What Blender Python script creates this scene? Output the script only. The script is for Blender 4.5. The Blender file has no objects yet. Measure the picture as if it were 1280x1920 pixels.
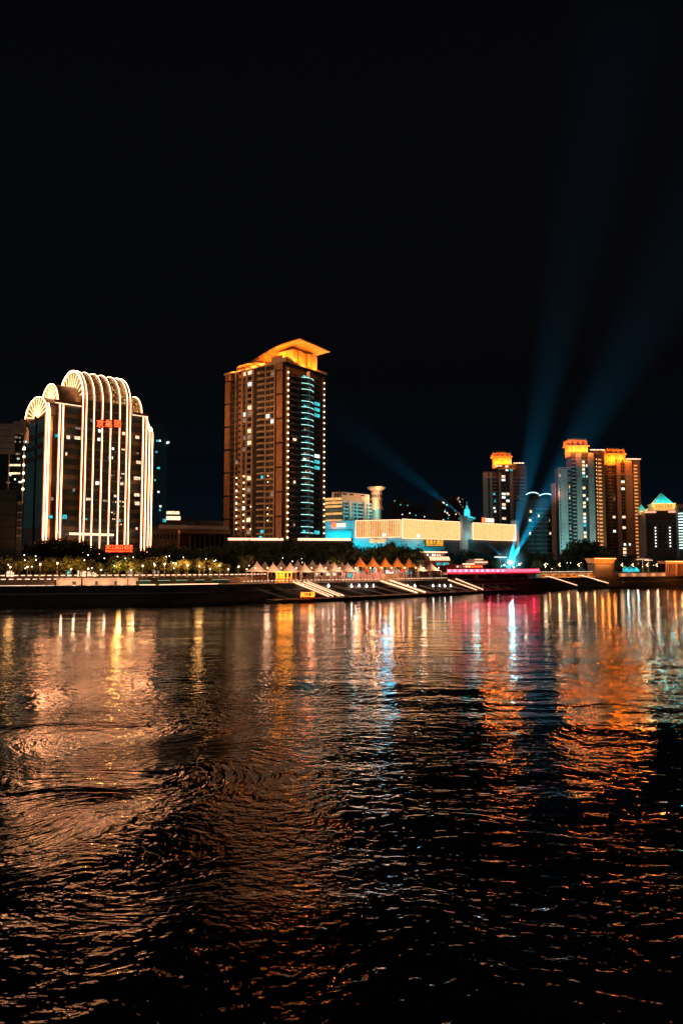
import bpy, bmesh, math, random
from mathutils import Vector, Matrix
random.seed(7)
scene = bpy.context.scene
COL = scene.collection
R = math.radians

# ---------------------------------------------------------------- camera
F_PX, PW, PH, HOR, CAM_H = 1387.0, 1280.0, 1920.0, 1062.0, 12.0
TH = math.atan((HOR - PH / 2) / F_PX)
cd = bpy.data.cameras.new('camera')
cam = bpy.data.objects.new('camera', cd)
COL.objects.link(cam)
cam.location = (0, 0, CAM_H)
cam.rotation_euler = (R(90) + TH, 0, 0)
cd.sensor_fit = 'VERTICAL'
cd.sensor_height = 36.0
cd.sensor_width = 24.0
cd.lens = F_PX / PH * 36.0
cd.clip_start = 0.5
cd.clip_end = 20000
scene.camera = cam

# ---------------------------------------------------------------- world, sun, exposure
w = bpy.data.worlds.new('World')
scene.world = w
w.use_nodes = True
nt = w.node_tree
nt.nodes.clear()
sky = nt.nodes.new('ShaderNodeTexSky')
sky.sky_type = 'NISHITA'
sky.sun_disc = False
sky.sun_elevation = R(-4.0)
sky.sun_rotation = R(200)
sky.air_density = 1.0
sky.dust_density = 1.0
bg = nt.nodes.new('ShaderNodeBackground')
bg.inputs['Strength'].default_value = 0.10
out = nt.nodes.new('ShaderNodeOutputWorld')
tcw = nt.nodes.new('ShaderNodeTexCoord'); sxz = nt.nodes.new('ShaderNodeSeparateXYZ')
rw = nt.nodes.new('ShaderNodeValToRGB')                      # city glow in the night air: dark blue low down, near black overhead
rw.color_ramp.elements[0].color = (.015, .042, .072, 1); rw.color_ramp.elements[0].position = 0.0
rw.color_ramp.elements[1].color = (.0012, .0012, .002, 1); rw.color_ramp.elements[1].position = .62
e3_ = rw.color_ramp.elements.new(.25); e3_.color = (.003, .008, .018, 1)
addw = nt.nodes.new('ShaderNodeMixRGB'); addw.blend_type = 'ADD'; addw.inputs['Fac'].default_value = 1
nt.links.new(tcw.outputs['Generated'], sxz.inputs[0]); nt.links.new(sxz.outputs['Z'], rw.inputs['Fac'])
nt.links.new(sky.outputs[0], addw.inputs[1]); nt.links.new(rw.outputs['Color'], addw.inputs[2])
nt.links.new(addw.outputs[0], bg.inputs['Color'])
nt.links.new(bg.outputs[0], out.inputs['Surface'])

sd = bpy.data.lights.new('moon_glow', 'SUN')  # weak warm sun added to light the left-facing walls; no moon
sd.energy = 0.16
sd.angle = R(12)
sd.color = (1.0, 0.84, 0.70)
sun = bpy.data.objects.new('moon_glow', sd)
COL.objects.link(sun)
sun.rotation_euler = (R(62), 0, R(-48))      # light comes from the left, behind the camera

vs = scene.view_settings
vs.view_transform = 'Standard'
vs.look = 'None'
vs.exposure = 0.0
vs.gamma = 1.0
cy = scene.cycles
cy.use_denoising = True
cy.max_bounces = 6
cy.glossy_bounces = 3
cy.diffuse_bounces = 2
cy.transparent_max_bounces = 8
cy.volume_bounces = 0
cy.sample_clamp_direct = 0
cy.sample_clamp_indirect = 6
cy.blur_glossy = 0.3
cy.caustics_refractive = False

# ---------------------------------------------------------------- photo pixel -> point at distance d
CT, ST = math.cos(TH), math.sin(TH)
def PZ(py, d):
    b = (PH / 2 - py) / F_PX
    return CAM_H + d * (ST + b * CT) / (CT - b * ST)
def PX(px, d):
    return (px - PW / 2) / F_PX * CT * d
def G(px, d, z=0.0):
    return Vector((PX(px, d), d, z))

class Face:
    """A vertical facade plane; s runs left to right as seen from the river, o is metres proud of it."""
    def __init__(self, p0, e):
        self.p = Vector((p0[0], p0[1], 0)); self.e = Vector((e[0], e[1], 0)).normalized()
        self.n = Vector((self.e.y, -self.e.x, 0))
    @staticmethod
    def px(px0, d0, ang):
        return Face(G(px0, d0), (math.cos(R(ang)), math.sin(R(ang))))
    @staticmethod
    def two(px0, d0, px1, d1):
        a, b = G(px0, d0), G(px1, d1)
        return Face(a, b - a)
    def s(self, px, o=0.0):
        k = (px - PW / 2) / F_PX * CT
        q = self.p + self.n * o
        return (k * q.y - q.x) / (self.e.x - k * self.e.y)
    def d(self, s, o=0.0):
        return (self.p + self.e * s + self.n * o).y
    def z(self, px, py, o=0.0):
        return PZ(py, self.d(self.s(px, o), o))
    def P(self, s, o, z):
        v = self.p + self.e * s + self.n * o
        return Vector((v.x, v.y, z))
    def off(self, o, s=0):
        return Face(self.p + self.n * o + self.e * s, self.e)

# ---------------------------------------------------------------- materials (all procedural)
MATS = {}
def mat(name, col=(.5, .5, .5), rough=.7, metal=0., var=.12, scale=.6, bump=0.):
    if name in MATS: return MATS[name]
    m = bpy.data.materials.new(name); m.use_nodes = True
    t = m.node_tree; b = t.nodes['Principled BSDF']
    b.inputs['Roughness'].default_value = rough
    b.inputs['Metallic'].default_value = metal
    tc = t.nodes.new('ShaderNodeTexCoord'); n = t.nodes.new('ShaderNodeTexNoise')
    n.inputs['Scale'].default_value = scale; n.inputs['Detail'].default_value = 5
    r = t.nodes.new('ShaderNodeValToRGB')
    r.color_ramp.elements[0].position = .3; r.color_ramp.elements[1].position = .72
    r.color_ramp.elements[0].color = tuple(c * (1 - var) for c in col) + (1,)
    r.color_ramp.elements[1].color = tuple(min(1, c * (1 + var)) for c in col) + (1,)
    t.links.new(tc.outputs['Object'], n.inputs['Vector'])
    t.links.new(n.outputs['Fac'], r.inputs['Fac'])
    t.links.new(r.outputs['Color'], b.inputs['Base Color'])
    if bump:
        bp = t.nodes.new('ShaderNodeBump'); bp.inputs['Strength'].default_value = bump
        t.links.new(n.outputs['Fac'], bp.inputs['Height']); t.links.new(bp.outputs[0], b.inputs['Normal'])
    MATS[name] = m
    return m
def emis(name, col, s=1., var=.15, scale=.8):
    """something that really gives off light, with a little unevenness from lamp to lamp"""
    if name in MATS: return MATS[name]
    m = bpy.data.materials.new(name); m.use_nodes = True
    t = m.node_tree; t.nodes.clear()
    e = t.nodes.new('ShaderNodeEmission'); o = t.nodes.new('ShaderNodeOutputMaterial')
    tc = t.nodes.new('ShaderNodeTexCoord'); n = t.nodes.new('ShaderNodeTexNoise')
    n.inputs['Scale'].default_value = scale
    mr = t.nodes.new('ShaderNodeMapRange')
    mr.inputs['From Min'].default_value = .3; mr.inputs['From Max'].default_value = .7
    mr.inputs['To Min'].default_value = s * (1 - var); mr.inputs['To Max'].default_value = s * (1 + var)
    e.inputs['Color'].default_value = (*col, 1)
    t.links.new(tc.outputs['Object'], n.inputs['Vector'])
    t.links.new(n.outputs['Fac'], mr.inputs['Value'])
    t.links.new(mr.outputs[0], e.inputs['Strength'])
    t.links.new(e.outputs[0], o.inputs['Surface'])
    MATS[name] = m
    return m

# ---------------------------------------------------------------- mesh builder
class MB:
    def __init__(self):
        self.v = []; self.f = []; self.mi = []; self.mats = []; self.c = 0
    def use(self, m):
        if m not in self.mats: self.mats.append(m)
        self.c = self.mats.index(m); return self
    def add(self, vs, fs):
        b = len(self.v); self.v += [tuple(x) for x in vs]
        for f in fs: self.f.append(tuple(b + i for i in f)); self.mi.append(self.c)
    def hexa(self, c):
        self.add(c, [(0, 3, 2, 1), (4, 5, 6, 7), (0, 1, 5, 4), (1, 2, 6, 5), (2, 3, 7, 6), (3, 0, 4, 7)])
    def fb(self, f, s0, s1, o0, o1, z0, z1):
        P = f.P
        self.hexa([P(s0, o1, z0), P(s1, o1, z0), P(s1, o0, z0), P(s0, o0, z0),
                   P(s0, o1, z1), P(s1, o1, z1), P(s1, o0, z1), P(s0, o0, z1)])
    def prism(self, pts, z0, z1, top=None):
        n = len(pts); t = top or pts
        self.add([(p[0], p[1], z0) for p in pts] + [(p[0], p[1], z1) for p in t],
                 [tuple(range(n))[::-1], tuple(range(n, 2 * n))] + [(i, (i + 1) % n, n + (i + 1) % n, n + i) for i in range(n)])
    def tube(self, pts, r, n=6, r1=None):
        pts = [Vector(p) for p in pts]; m = len(pts); vs = []
        for i, p in enumerate(pts):
            t = (pts[min(i + 1, m - 1)] - pts[max(i - 1, 0)]).normalized()
            a = t.cross(Vector((0, 0, 1)))
            if a.length < 1e-3: a = t.cross(Vector((1, 0, 0)))
            a.normalize(); b = t.cross(a)
            rr = r if r1 is None else r + (r1 - r) * i / (m - 1)
            vs += [p + (a * math.cos(k * 6.2832 / n) + b * math.sin(k * 6.2832 / n)) * rr for k in range(n)]
        fs = [(i * n + k, i * n + (k + 1) % n, (i + 1) * n + (k + 1) % n, (i + 1) * n + k) for i in range(m - 1) for k in range(n)]
        fs += [tuple(range(n))[::-1], tuple(range((m - 1) * n, m * n))]
        self.add(vs, fs)
    def lathe(self, c, prof, n=12):
        vs = []
        for r_, z in prof:
            vs += [(c[0] + r_ * math.cos(k * 6.28319 / n), c[1] + r_ * math.sin(k * 6.28319 / n), c[2] + z) for k in range(n)]
        m = len(prof)
        fs = [(i * n + k, i * n + (k + 1) % n, (i + 1) * n + (k + 1) % n, (i + 1) * n + k) for i in range(m - 1) for k in range(n)]
        fs += [tuple(range(n))[::-1], tuple(range((m - 1) * n, m * n))]
        self.add(vs, fs)
    def ball(self, c, r, n=10):
        self.lathe(c, [(max(.02 * r, r * math.sin(a * math.pi / 6)), -r * math.cos(a * math.pi / 6)) for a in range(7)], n)
    def mesh(self, name, origin=(0, 0, 0)):
        me = bpy.data.meshes.new(name); o = Vector(origin)
        me.from_pydata([tuple(Vector(x) - o) for x in self.v], [], self.f)
        for m in self.mats: me.materials.append(m)
        me.polygons.foreach_set('material_index', self.mi)
        bm = bmesh.new(); bm.from_mesh(me); bmesh.ops.recalc_face_normals(bm, faces=bm.faces); bm.to_mesh(me); bm.free()
        me.update(); return me
    def build(self, name, parent=None, **kw):
        org = wloc(parent)
        o = bpy.data.objects.new(name, self.mesh(name, org)); COL.objects.link(o)
        if parent: o.parent = parent
        for k, v in kw.items(): o[k] = v
        return o
def wloc(o):
    p = Vector((0, 0, 0))
    while o: p += o.location; o = o.parent
    return p
def thing(name, label, cat, loc, group=None, kind=None):
    o = bpy.data.objects.new(name, None); COL.objects.link(o); o.location = loc
    o.empty_display_size = .5
    return tag(o, label, cat, group, kind)
def tag(o, label=None, cat=None, group=None, kind=None):
    if label: o['label'] = label
    if cat: o['category'] = cat
    if group: o['group'] = group
    if kind: o['kind'] = kind
    return o
def part(name, parent, m, fn, **kw):
    b = MB().use(m); fn(b); return b.build(name, parent, **kw)
def copy_thing(root, loc, label=None, rot=None):
    def rec(o, par):
        c = o.copy(); COL.objects.link(c)
        if par: c.parent = par
        for ch in list(kids.get(o.name, [])): rec(ch, c)
        return c
    kids = {}
    stack = [root]
    while stack:
        x = stack.pop(); kids[x.name] = list(x.children); stack += kids[x.name]
    c = rec(root, None); c.location = loc
    if rot is not None: c.rotation_euler = (0, 0, rot)
    if label: c['label'] = label
    return c
class Reps:
    """repeated parts of one building: the first hundred of a kind as objects sharing meshes, the rest one part"""
    LIM = 100
    def __init__(self, parent): self.par = parent; self.n = {}; self.rest = {}; self.cache = {}
    def put(self, name, key, fn, z, z0):
        k = self.n.get(name, 0)
        if k >= self.LIM:
            b = self.rest.setdefault(name, MB()); i = len(b.v); fn(b)
            for j in range(i, len(b.v)): x = b.v[j]; b.v[j] = (x[0], x[1], x[2] + z - z0)
            return
        self.n[name] = k + 1
        ck = (name, key)
        if ck not in self.cache:
            b = MB(); fn(b); self.cache[ck] = b.mesh(name, wloc(self.par))
        o = bpy.data.objects.new(name, self.cache[ck]); COL.objects.link(o); o.parent = self.par
        o.location = (0, 0, z - z0)
    def flush(self):
        for name, b in self.rest.items(): b.build(name, self.par, kind='stuff')
def lamp(name, kind, loc, power, col, parent=None, size=None, spot=None, aim=None, radius=.3):
    l = bpy.data.lights.new(name, kind); l.energy = power; l.color = col
    if kind in ('POINT', 'SPOT'): l.shadow_soft_size = radius
    if kind == 'SPOT': l.spot_size = R(spot); l.spot_blend = 1.0
    if kind == 'AREA': l.shape = 'RECTANGLE'; l.size, l.size_y = size
    o = bpy.data.objects.new(name, l); COL.objects.link(o)
    o.location = Vector(loc) - wloc(parent)
    if aim is not None:
        o.rotation_euler = (Vector(aim) - Vector(loc)).to_track_quat('-Z', 'Y').to_euler()
    if parent: o.parent = parent
    return o
def text(body, face, px, py, h, m, name, parent=None, o=.3, ext=.05, align='CENTER', width=None):
    c = bpy.data.curves.new(name, 'FONT'); c.body = body; c.size = h; c.extrude = ext
    c.align_x = align; c.align_y = 'CENTER'; c.offset = 0.012 * h; c.resolution_u = 2
    tmp = bpy.data.objects.new(name + '_tmp', c); COL.objects.link(tmp)
    bpy.context.view_layer.update()
    me = bpy.data.meshes.new_from_object(tmp.evaluated_get(bpy.context.evaluated_depsgraph_get()))
    bpy.data.objects.remove(tmp); me.materials.clear(); me.materials.append(m); me.name = name
    s = face.s(px, o); z = face.z(px, py, o)
    xs = [v.co.x for v in me.vertices] or [0, 1]
    k = 1.0 if not width else width / max(.01, max(xs) - min(xs))
    M = Matrix(((face.e.x, 0, face.n.x, 0), (face.e.y, 0, face.n.y, 0), (0, 1, 0, 0), (0, 0, 0, 1)))
    me.transform(M @ Matrix.Diagonal((k, 1, 1, 1)))
    ob = bpy.data.objects.new(name, me); COL.objects.link(ob)
    ob.location = face.P(s, o, z) - wloc(parent)
    if parent: ob.parent = parent
    return ob

# common materials
glass = mat('dark_glass', (.02, .025, .03), .12, 0, .3, .2)
black = mat('black_metal', (.02, .02, .022), .5)
grey = mat('grey_concrete', (.22, .21, .2), .85, 0, .25, .15, .1)
dgrey = mat('dark_concrete', (.08, .075, .07), .85, 0, .3, .2, .1)
white = mat('white_render', (.62, .58, .54), .7, 0, .12, .3)
tan = mat('tan_tile', (.50, .27, .14), .6, 0, .2, .25)
brown = mat('brown_wall', (.13, .085, .06), .8, 0, .25, .3)
neon = emis('neon_warm_white', (1, .41, .18), 17.0)
neon_soft = emis('led_strip_peach', (1, .50, .28), 2.6)
lit_warm = emis('window_light_warm', (1, .62, .38), 1.6, .6, 1.1)
lit_white = emis('window_light_white', (.85, .95, .85), 1.6, .6, 1.1)
lit_teal = emis('window_light_teal', (.04, .5, .55), 1.3, .6, 1.1)
lit_dim = emis('window_light_dim', (.8, .55, .4), .35, .7, 1.1)
bulb = emis('lamp_bulb_warm', (1, .60, .28), 9.0, .05)
bulbw = emis('lamp_bulb_white', (1, .92, .84), 9.0, .05)
orange_l = emis('amber_lamp', (1, .40, .08), 4.0, .25)
teal_l = emis('teal_lamp', (.05, .75, .8), 2.4, .2)
red_l = emis('red_sign_letters', (1, .08, .02), 4.0, .1)
gold_l = emis('gold_sign_letters', (1, .42, .05), 1.6, .1)
# ================================================================ water, embankment, ground
def water_material():
    m = bpy.data.materials.new('river_water'); m.use_nodes = True
    t = m.node_tree; b = t.nodes['Principled BSDF']; N = t.nodes.new; L = t.links.new
    b.inputs['Base Color'].default_value = (.006, .007, .008, 1)
    b.inputs['IOR'].default_value = 1.42
    tc = N('ShaderNodeTexCoord')
    def noise(vec, scale, detail, rough=.5, dist=0., st=(1, 1, 1), loc=(0, 0, 0), rot=0.):
        mp = N('ShaderNodeMapping'); mp.inputs['Scale'].default_value = st; mp.inputs['Location'].default_value = loc
        mp.inputs['Rotation'].default_value = (0, 0, R(rot))
        L(vec, mp.inputs['Vector'])
        n = N('ShaderNodeTexNoise'); n.inputs['Scale'].default_value = scale; n.inputs['Detail'].default_value = detail
        n.inputs['Roughness'].default_value = rough; n.inputs['Distortion'].default_value = dist
        L(mp.outputs[0], n.inputs['Vector']); return n
    def math_(op, a, c=None, v=None, clamp=False):
        x = N('ShaderNodeMath'); x.operation = op; x.use_clamp = clamp
        L(a, x.inputs[0])
        if c is not None: L(c, x.inputs[1])
        if v is not None: x.inputs[1].default_value = v
        return x.outputs[0]
    def ramp(a, lo, hi, tlo=0., thi=1.):
        x = N('ShaderNodeMapRange'); x.interpolation_type = 'SMOOTHSTEP'
        x.inputs['From Min'].default_value = lo; x.inputs['From Max'].default_value = hi
        x.inputs['To Min'].default_value = tlo; x.inputs['To Max'].default_value = thi
        L(a, x.inputs['Value']); return x.outputs[0]
    # the current bends the ripples: push the coordinates about with a broad vector noise
    sw = noise(tc.outputs['Object'], .045, 2)
    sub = N('ShaderNodeVectorMath'); sub.operation = 'SUBTRACT'; L(sw.outputs['Color'], sub.inputs[0]); sub.inputs[1].default_value = (.5, .5, .5)
    # eddies: the coordinates turn about a centre, most at the middle
    base = tc.outputs['Object']
    for (cx, cy_, rad, ang) in EDDIES:
        ds = N('ShaderNodeVectorMath'); ds.operation = 'DISTANCE'; L(tc.outputs['Object'], ds.inputs[0]); ds.inputs[1].default_value = (cx, cy_, 0)
        a_ = ramp(ds.outputs['Value'], 0, rad, ang, 0)
        vr = N('ShaderNodeVectorRotate'); vr.rotation_type = 'Z_AXIS'; vr.inputs['Center'].default_value = (cx, cy_, 0)
        L(base, vr.inputs['Vector']); L(a_, vr.inputs['Angle']); base = vr.outputs[0]
    sc = N('ShaderNodeVectorMath'); sc.operation = 'SCALE'; L(sub.outputs[0], sc.inputs[0]); sc.inputs['Scale'].default_value = 9
    ad = N('ShaderNodeVectorMath'); ad.operation = 'ADD'; L(base, ad.inputs[0]); L(sc.outputs[0], ad.inputs[1])
    wv = ad.outputs[0]
    n1 = noise(wv, 1.35, 2.5, .5, .5, (.8, 1.1, 1), rot=12)     # wind ripples, about half a metre to a metre
    n2 = noise(wv, .30, 3, .5, .4, (.7, 1.2, 1))        # three metre waves
    n0 = noise(wv, 3.6, 2, .5, .3, (.75, 1.15, 1), rot=-8)   # fine ripples that only show near the boat
    n4 = noise(base, .11, 4, .6, .4, (.5, 1.6, 1))       # streaks drawn out by the eddies
    n3 = noise(base, .085, 4, .5, 1.2)    # slow boils
    patch = noise(tc.outputs['Object'], .028, 2, .5, .5, loc=(3, 8, 0))
    amp = ramp(patch.outputs['Fac'], .36, .62, .35, 1.35)
    h1 = math_('MULTIPLY', math_('MULTIPLY', n1.outputs['Fac'], v=W_RIPPLE), amp)
    h2 = math_('MULTIPLY', n2.outputs['Fac'], v=W_WAVE)
    sx = N('ShaderNodeSeparateXYZ'); L(tc.outputs['Object'], sx.inputs[0])
    calm = math_('MULTIPLY', ramp(sx.outputs['Y'], 45, 170, 1, .55), ramp(sx.outputs['X'], -14, 8, 1, .62))   # calmer towards the far bank
    calm = math_('MULTIPLY', calm, ramp(sx.outputs['Y'], 19, 46, 1.55, 1))
    n5 = noise(base, .10, 3, .5, .3, (.5, 1.5, 1), loc=(9, 2, 0)); h5 = math_('MULTIPLY', n5.outputs['Fac'], v=W_LONG)
    amp = math_('MULTIPLY', amp, calm)
    h1 = math_('MULTIPLY', math_('MULTIPLY', n1.outputs['Fac'], v=W_RIPPLE), amp)
    h0 = math_('MULTIPLY', math_('MULTIPLY', n0.outputs['Fac'], v=W_FINE), amp)
    h4 = math_('MULTIPLY', n4.outputs['Fac'], v=W_STREAK)
    h1 = math_('ADD', math_('ADD', h1, h0), h4)
    h3 = math_('MULTIPLY', n3.outputs['Fac'], v=W_BOIL)
    h2 = math_('MULTIPLY', h2, ramp(sx.outputs['Y'], 45, 150, 1, .5)); h3 = math_('MULTIPLY', h3, ramp(sx.outputs['Y'], 50, 140, 1, .2))
    for (cx, cy_, rad, dep) in DIMPLES:      # sucking hollows over the eddies
        ds = N('ShaderNodeVectorMath'); ds.operation = 'DISTANCE'; L(ad.outputs[0], ds.inputs[0]); ds.inputs[1].default_value = (cx, cy_, 0)
        h5 = math_('ADD', h5, ramp(ds.outputs['Value'], 0, rad, -dep, 0))
    h = math_('ADD', math_('ADD', math_('ADD', h1, h5), h2), h3)
    bp = N('ShaderNodeBump'); bp.inputs['Strength'].default_value = 1; bp.inputs['Distance'].default_value = 1
    L(h, bp.inputs['Height']); L(bp.outputs[0], b.inputs['Normal'])
    rg = ramp(patch.outputs['Fac'], .36, .62, W_R0, W_R1)
    L(rg, b.inputs['Roughness'])
    return m
W_RIPPLE, W_WAVE, W_BOIL, W_R0, W_R1 = .098, .060, .26, .03, .055
W_FINE, W_STREAK, W_LONG = .018, .05, .19
def wp(px, py): d = CAM_H * F_PX / (py - HOR); return (px - PW / 2) / F_PX * d, d
EDDIES = [(*wp(185, 1372), 13, 1.7), (*wp(40, 1490), 9, -1.4), (*wp(310, 1430), 9, -1.1), (*wp(230, 1620), 5, 1.0)]
DIMPLES = [(*wp(178, 1380), 6.5, .34), (*wp(45, 1520), 5.0, .30), (*wp(20, 1400), 5, .22)]
b = MB().use(water_material())
b.add([(-3000, -200, 0), (3000, -200, 0), (3000, 2500, 0), (-3000, 2500, 0)], [(0, 1, 2, 3)])
tag(b.build('water'), kind='structure')

def line_face_pts(tab, z=0): return [G(px, d, z) for px, d in tab]
QUAY = [(-420, 214), (0, 226), (300, 238), (450, 255), (560, 275), (700, 298), (840, 333), (1010, 388), (1160, 432), (1280, 468), (1700, 600)]
FOOT = [(-420, 207), (0, 219), (250, 226), (400, 236), (480, 252), (560, 273.5), (700, 296.5), (840, 331.5), (1010, 384), (1160, 424), (1280, 462), (1700, 594)]
UPPER = [(-420, 224), (0, 235), (300, 248), (440, 267), (560, 300), (700, 322), (840, 354), (1010, 402), (1160, 446), (1280, 482), (1700, 612)]
def interp(tab, px):
    for (a, da), (c, dc) in zip(tab, tab[1:]):
        if a <= px <= c: return da + (dc - da) * (px - a) / (c - a)
    return tab[-1][1] if px > tab[-1][0] else tab[0][1]
XS = [-420, -200, 0, 100, 250, 300, 400, 450, 480, 520, 560, 640, 700, 780, 840, 930, 1010, 1080, 1160, 1220, 1280, 1450, 1700]
def strip(b, rows):
    n = len(rows[0]); b.add([p for r in rows for p in r], [(i * n + k, i * n + k + 1, (i + 1) * n + k + 1, (i + 1) * n + k) for i in range(len(rows) - 1) for k in range(n - 1)])
stone = mat('embankment_stone', (.045, .038, .032), .85, 0, .35, .35, .25)
paving = mat('terrace_paving', (.34, .25, .20), .8, 0, .2, .8)
def lerp(a, c, t): return a + (c - a) * t
b = MB().use(stone)
q = lambda px, t, z: G(px, lerp(interp(FOOT, px), interp(QUAY, px), t), z)
strip(b, [[G(x, interp(FOOT, x) - .8, -2) for x in XS], [q(x, 0, .5) for x in XS], [q(x, .45, 3.6) for x in XS],
          [q(x, .62, 3.75) for x in XS], [q(x, .9, 5.8) for x in XS]])
tag(b.build('embankment'), kind='structure')
b = MB().use(mat('quay_kerb', (.42, .33, .27), .7, 0, .2, .6))
strip(b, [[q(x, .9, 5.6) for x in XS], [q(x, .9, 6.02) for x in XS], [q(x, 1.04, 6.02) for x in XS]])
strip(b, [[q(x, .44, 3.5) for x in XS], [q(x, .44, 3.78) for x in XS], [q(x, .5, 3.78) for x in XS]])
tag(b.build('kerb'), kind='structure')
b = MB().use(paving)
strip(b, [[q(x, 1.0, 6.0) for x in XS], [G(x, interp(UPPER, x), 6.0) for x in XS]])
tag(b.build('terrace'), kind='structure')
b = MB().use(mat('upper_wall', (.30, .21, .16), .8, 0, .25, .5, .1))
strip(b, [[G(x, interp(UPPER, x) - .01, 5.9) for x in XS], [G(x, interp(UPPER, x), 8.25) for x in XS], [G(x, interp(UPPER, x) + .5, 8.25) for x in XS], [G(x, interp(UPPER, x) + .5, 7.9) for x in XS]])
tag(b.build('retaining_wall'), kind='structure')
b = MB().use(mat('city_ground', (.05, .048, .045), .8, 0, .3, .3))
strip(b, [[G(x, interp(UPPER, x) + .4, 8.0) for x in XS], [G(x, 700, 8.0) for x in XS], [G(x * 1.0, 4000, 8.0) for x in XS]])
b.add([(-9000, 4000, 8), (9000, 4000, 8), (9000, 9000, 8), (-9000, 9000, 8)], [(0, 1, 2, 3)])
tag(b.build('ground'), kind='structure')
# ================================================================ arched hotel with neon ribs
GZ = 8.0
HF = Face.px(84, 297, 42)                       # facade towards the river
def HP(u, v, z):                                # v runs back, away from the river facade
    return HF.P(u, -v, z)
HS = lambda px: HF.s(px)
DEP = 25.6
hotel = thing('arched_hotel', 'dark hotel tower with rounded stepped roofs outlined in warm neon tubes', 'building', HF.P(0, 0, GZ))
rp = Reps(hotel)
uA, uB, uC, uD, uE, uF = 0.0, HS(107), HS(151), HS(236), HS(265), HS(279)
zA, zB, zC = 73.7, 79.5, 82.0
shell = mat('hotel_shell', (.16, .15, .145), .45, 0, .25, .3)
spand = mat('hotel_spandrel', (.17, .115, .085), .6, 0, .2, .3)
curt = mat('hotel_curtain_glass', (.06, .09, .11), .25, 0, .3, .2)
tealg = mat('hotel_teal_glass', (.12, .34, .38), .35, 0, .2, .25)
fanm = mat('fan_panel_cream', (.58, .33, .16), .7, 0, .1, .5)
vaultm = mat('vault_cladding', (.20, .15, .11), .45, .2, .3, .5)
def blk(u0, u1, v0, v1, z0, z1):
    return lambda b: b.prism([HP(u0, v0, 0), HP(u1, v0, 0), HP(u1, v1, 0), HP(u0, v1, 0)], z0, z1)
for n_, a in (('wing_block', blk(uA, uB, 1.2, DEP, GZ, zA)), ('shoulder_block', blk(uB, uC, .6, DEP, GZ, zB)), ('central_block', blk(uC, uD, .0, DEP + 1.5, GZ, zC)),
              ('shoulder_block', blk(uD, uE, .6, DEP, GZ, zB - .4)), ('wing_block', blk(uE, uF, 1.2, DEP, GZ, zA - 3))):
    part(n_, hotel, shell, a)
def arc(cv, a, bb, z, n=20, t0=0., t1=math.pi):
    return [(cv - a * math.cos(t0 + (t1 - t0) * i / n), z + bb * math.sin(t0 + (t1 - t0) * i / n)) for i in range(n + 1)]
VA = (DEP / 2, DEP / 2, 9.0, zA)
VB = (11.2, 9.2, 9.4, zB)
VC = (13.6, 13.6, 14.2, zC)
def vault(b, u0, u1, V, n=20):
    p = arc(*V, n)
    vs = [HP(u0, v, z) for v, z in p] + [HP(u1, v, z) for v, z in p]; k = len(p)
    b.add(vs, [(i, i + 1, k + i + 1, k + i) for i in range(k - 1)] + [tuple(range(k)), tuple(range(k, 2 * k)), (0, k - 1, 2 * k - 1, k)])
part('vault', hotel, vaultm, lambda b: vault(b, uC, uD, VC))
part('vault', hotel, vaultm, lambda b: vault(b, uB, uC - .02, VB))
part('vault', hotel, vaultm, lambda b: vault(b, uA, uB - .02, VA))
part('vault', hotel, fanm, lambda b: vault(b, uD + .02, uE, VB))
part('vault', hotel, vaultm, lambda b: vault(b, uE + .02, uF, (DEP / 2, DEP / 2, 7.0, zA - 3)))
# barrel roof grid of panes on the right bays of the main vault and on the right shoulder
goldp = emis('attic_pane_gold', (1, .45, .14), .55, .9, 1.4)
def vault_panes(u0, u1, V, t0, t1, nu, nt_):
    cv, a, bb, z = V
    for i in range(nu):
        for j in range(nt_):
            if random.random() < .25: continue
            ua, ub = u0 + (u1 - u0) * (i + .12) / nu, u0 + (u1 - u0) * (i + .88) / nu
            ta, tb = t0 + (t1 - t0) * (j + .12) / nt_, t0 + (t1 - t0) * (j + .88) / nt_
            P = lambda u, t: HP(u, cv - (a + .08) * math.cos(t), z + (bb + .08) * math.sin(t))
            part('skylight_pane', hotel, goldp, lambda b: b.add([P(ua, ta), P(ub, ta), P(ub, tb), P(ua, tb)], [(0, 1, 2, 3)]))
vault_panes(uC + (uD - uC) * .62, uD - .3, VC, .02, .95, 6, 9)
vault_panes(uD + .3, uE - .3, VB, .05, 1.3, 5, 7)
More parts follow.
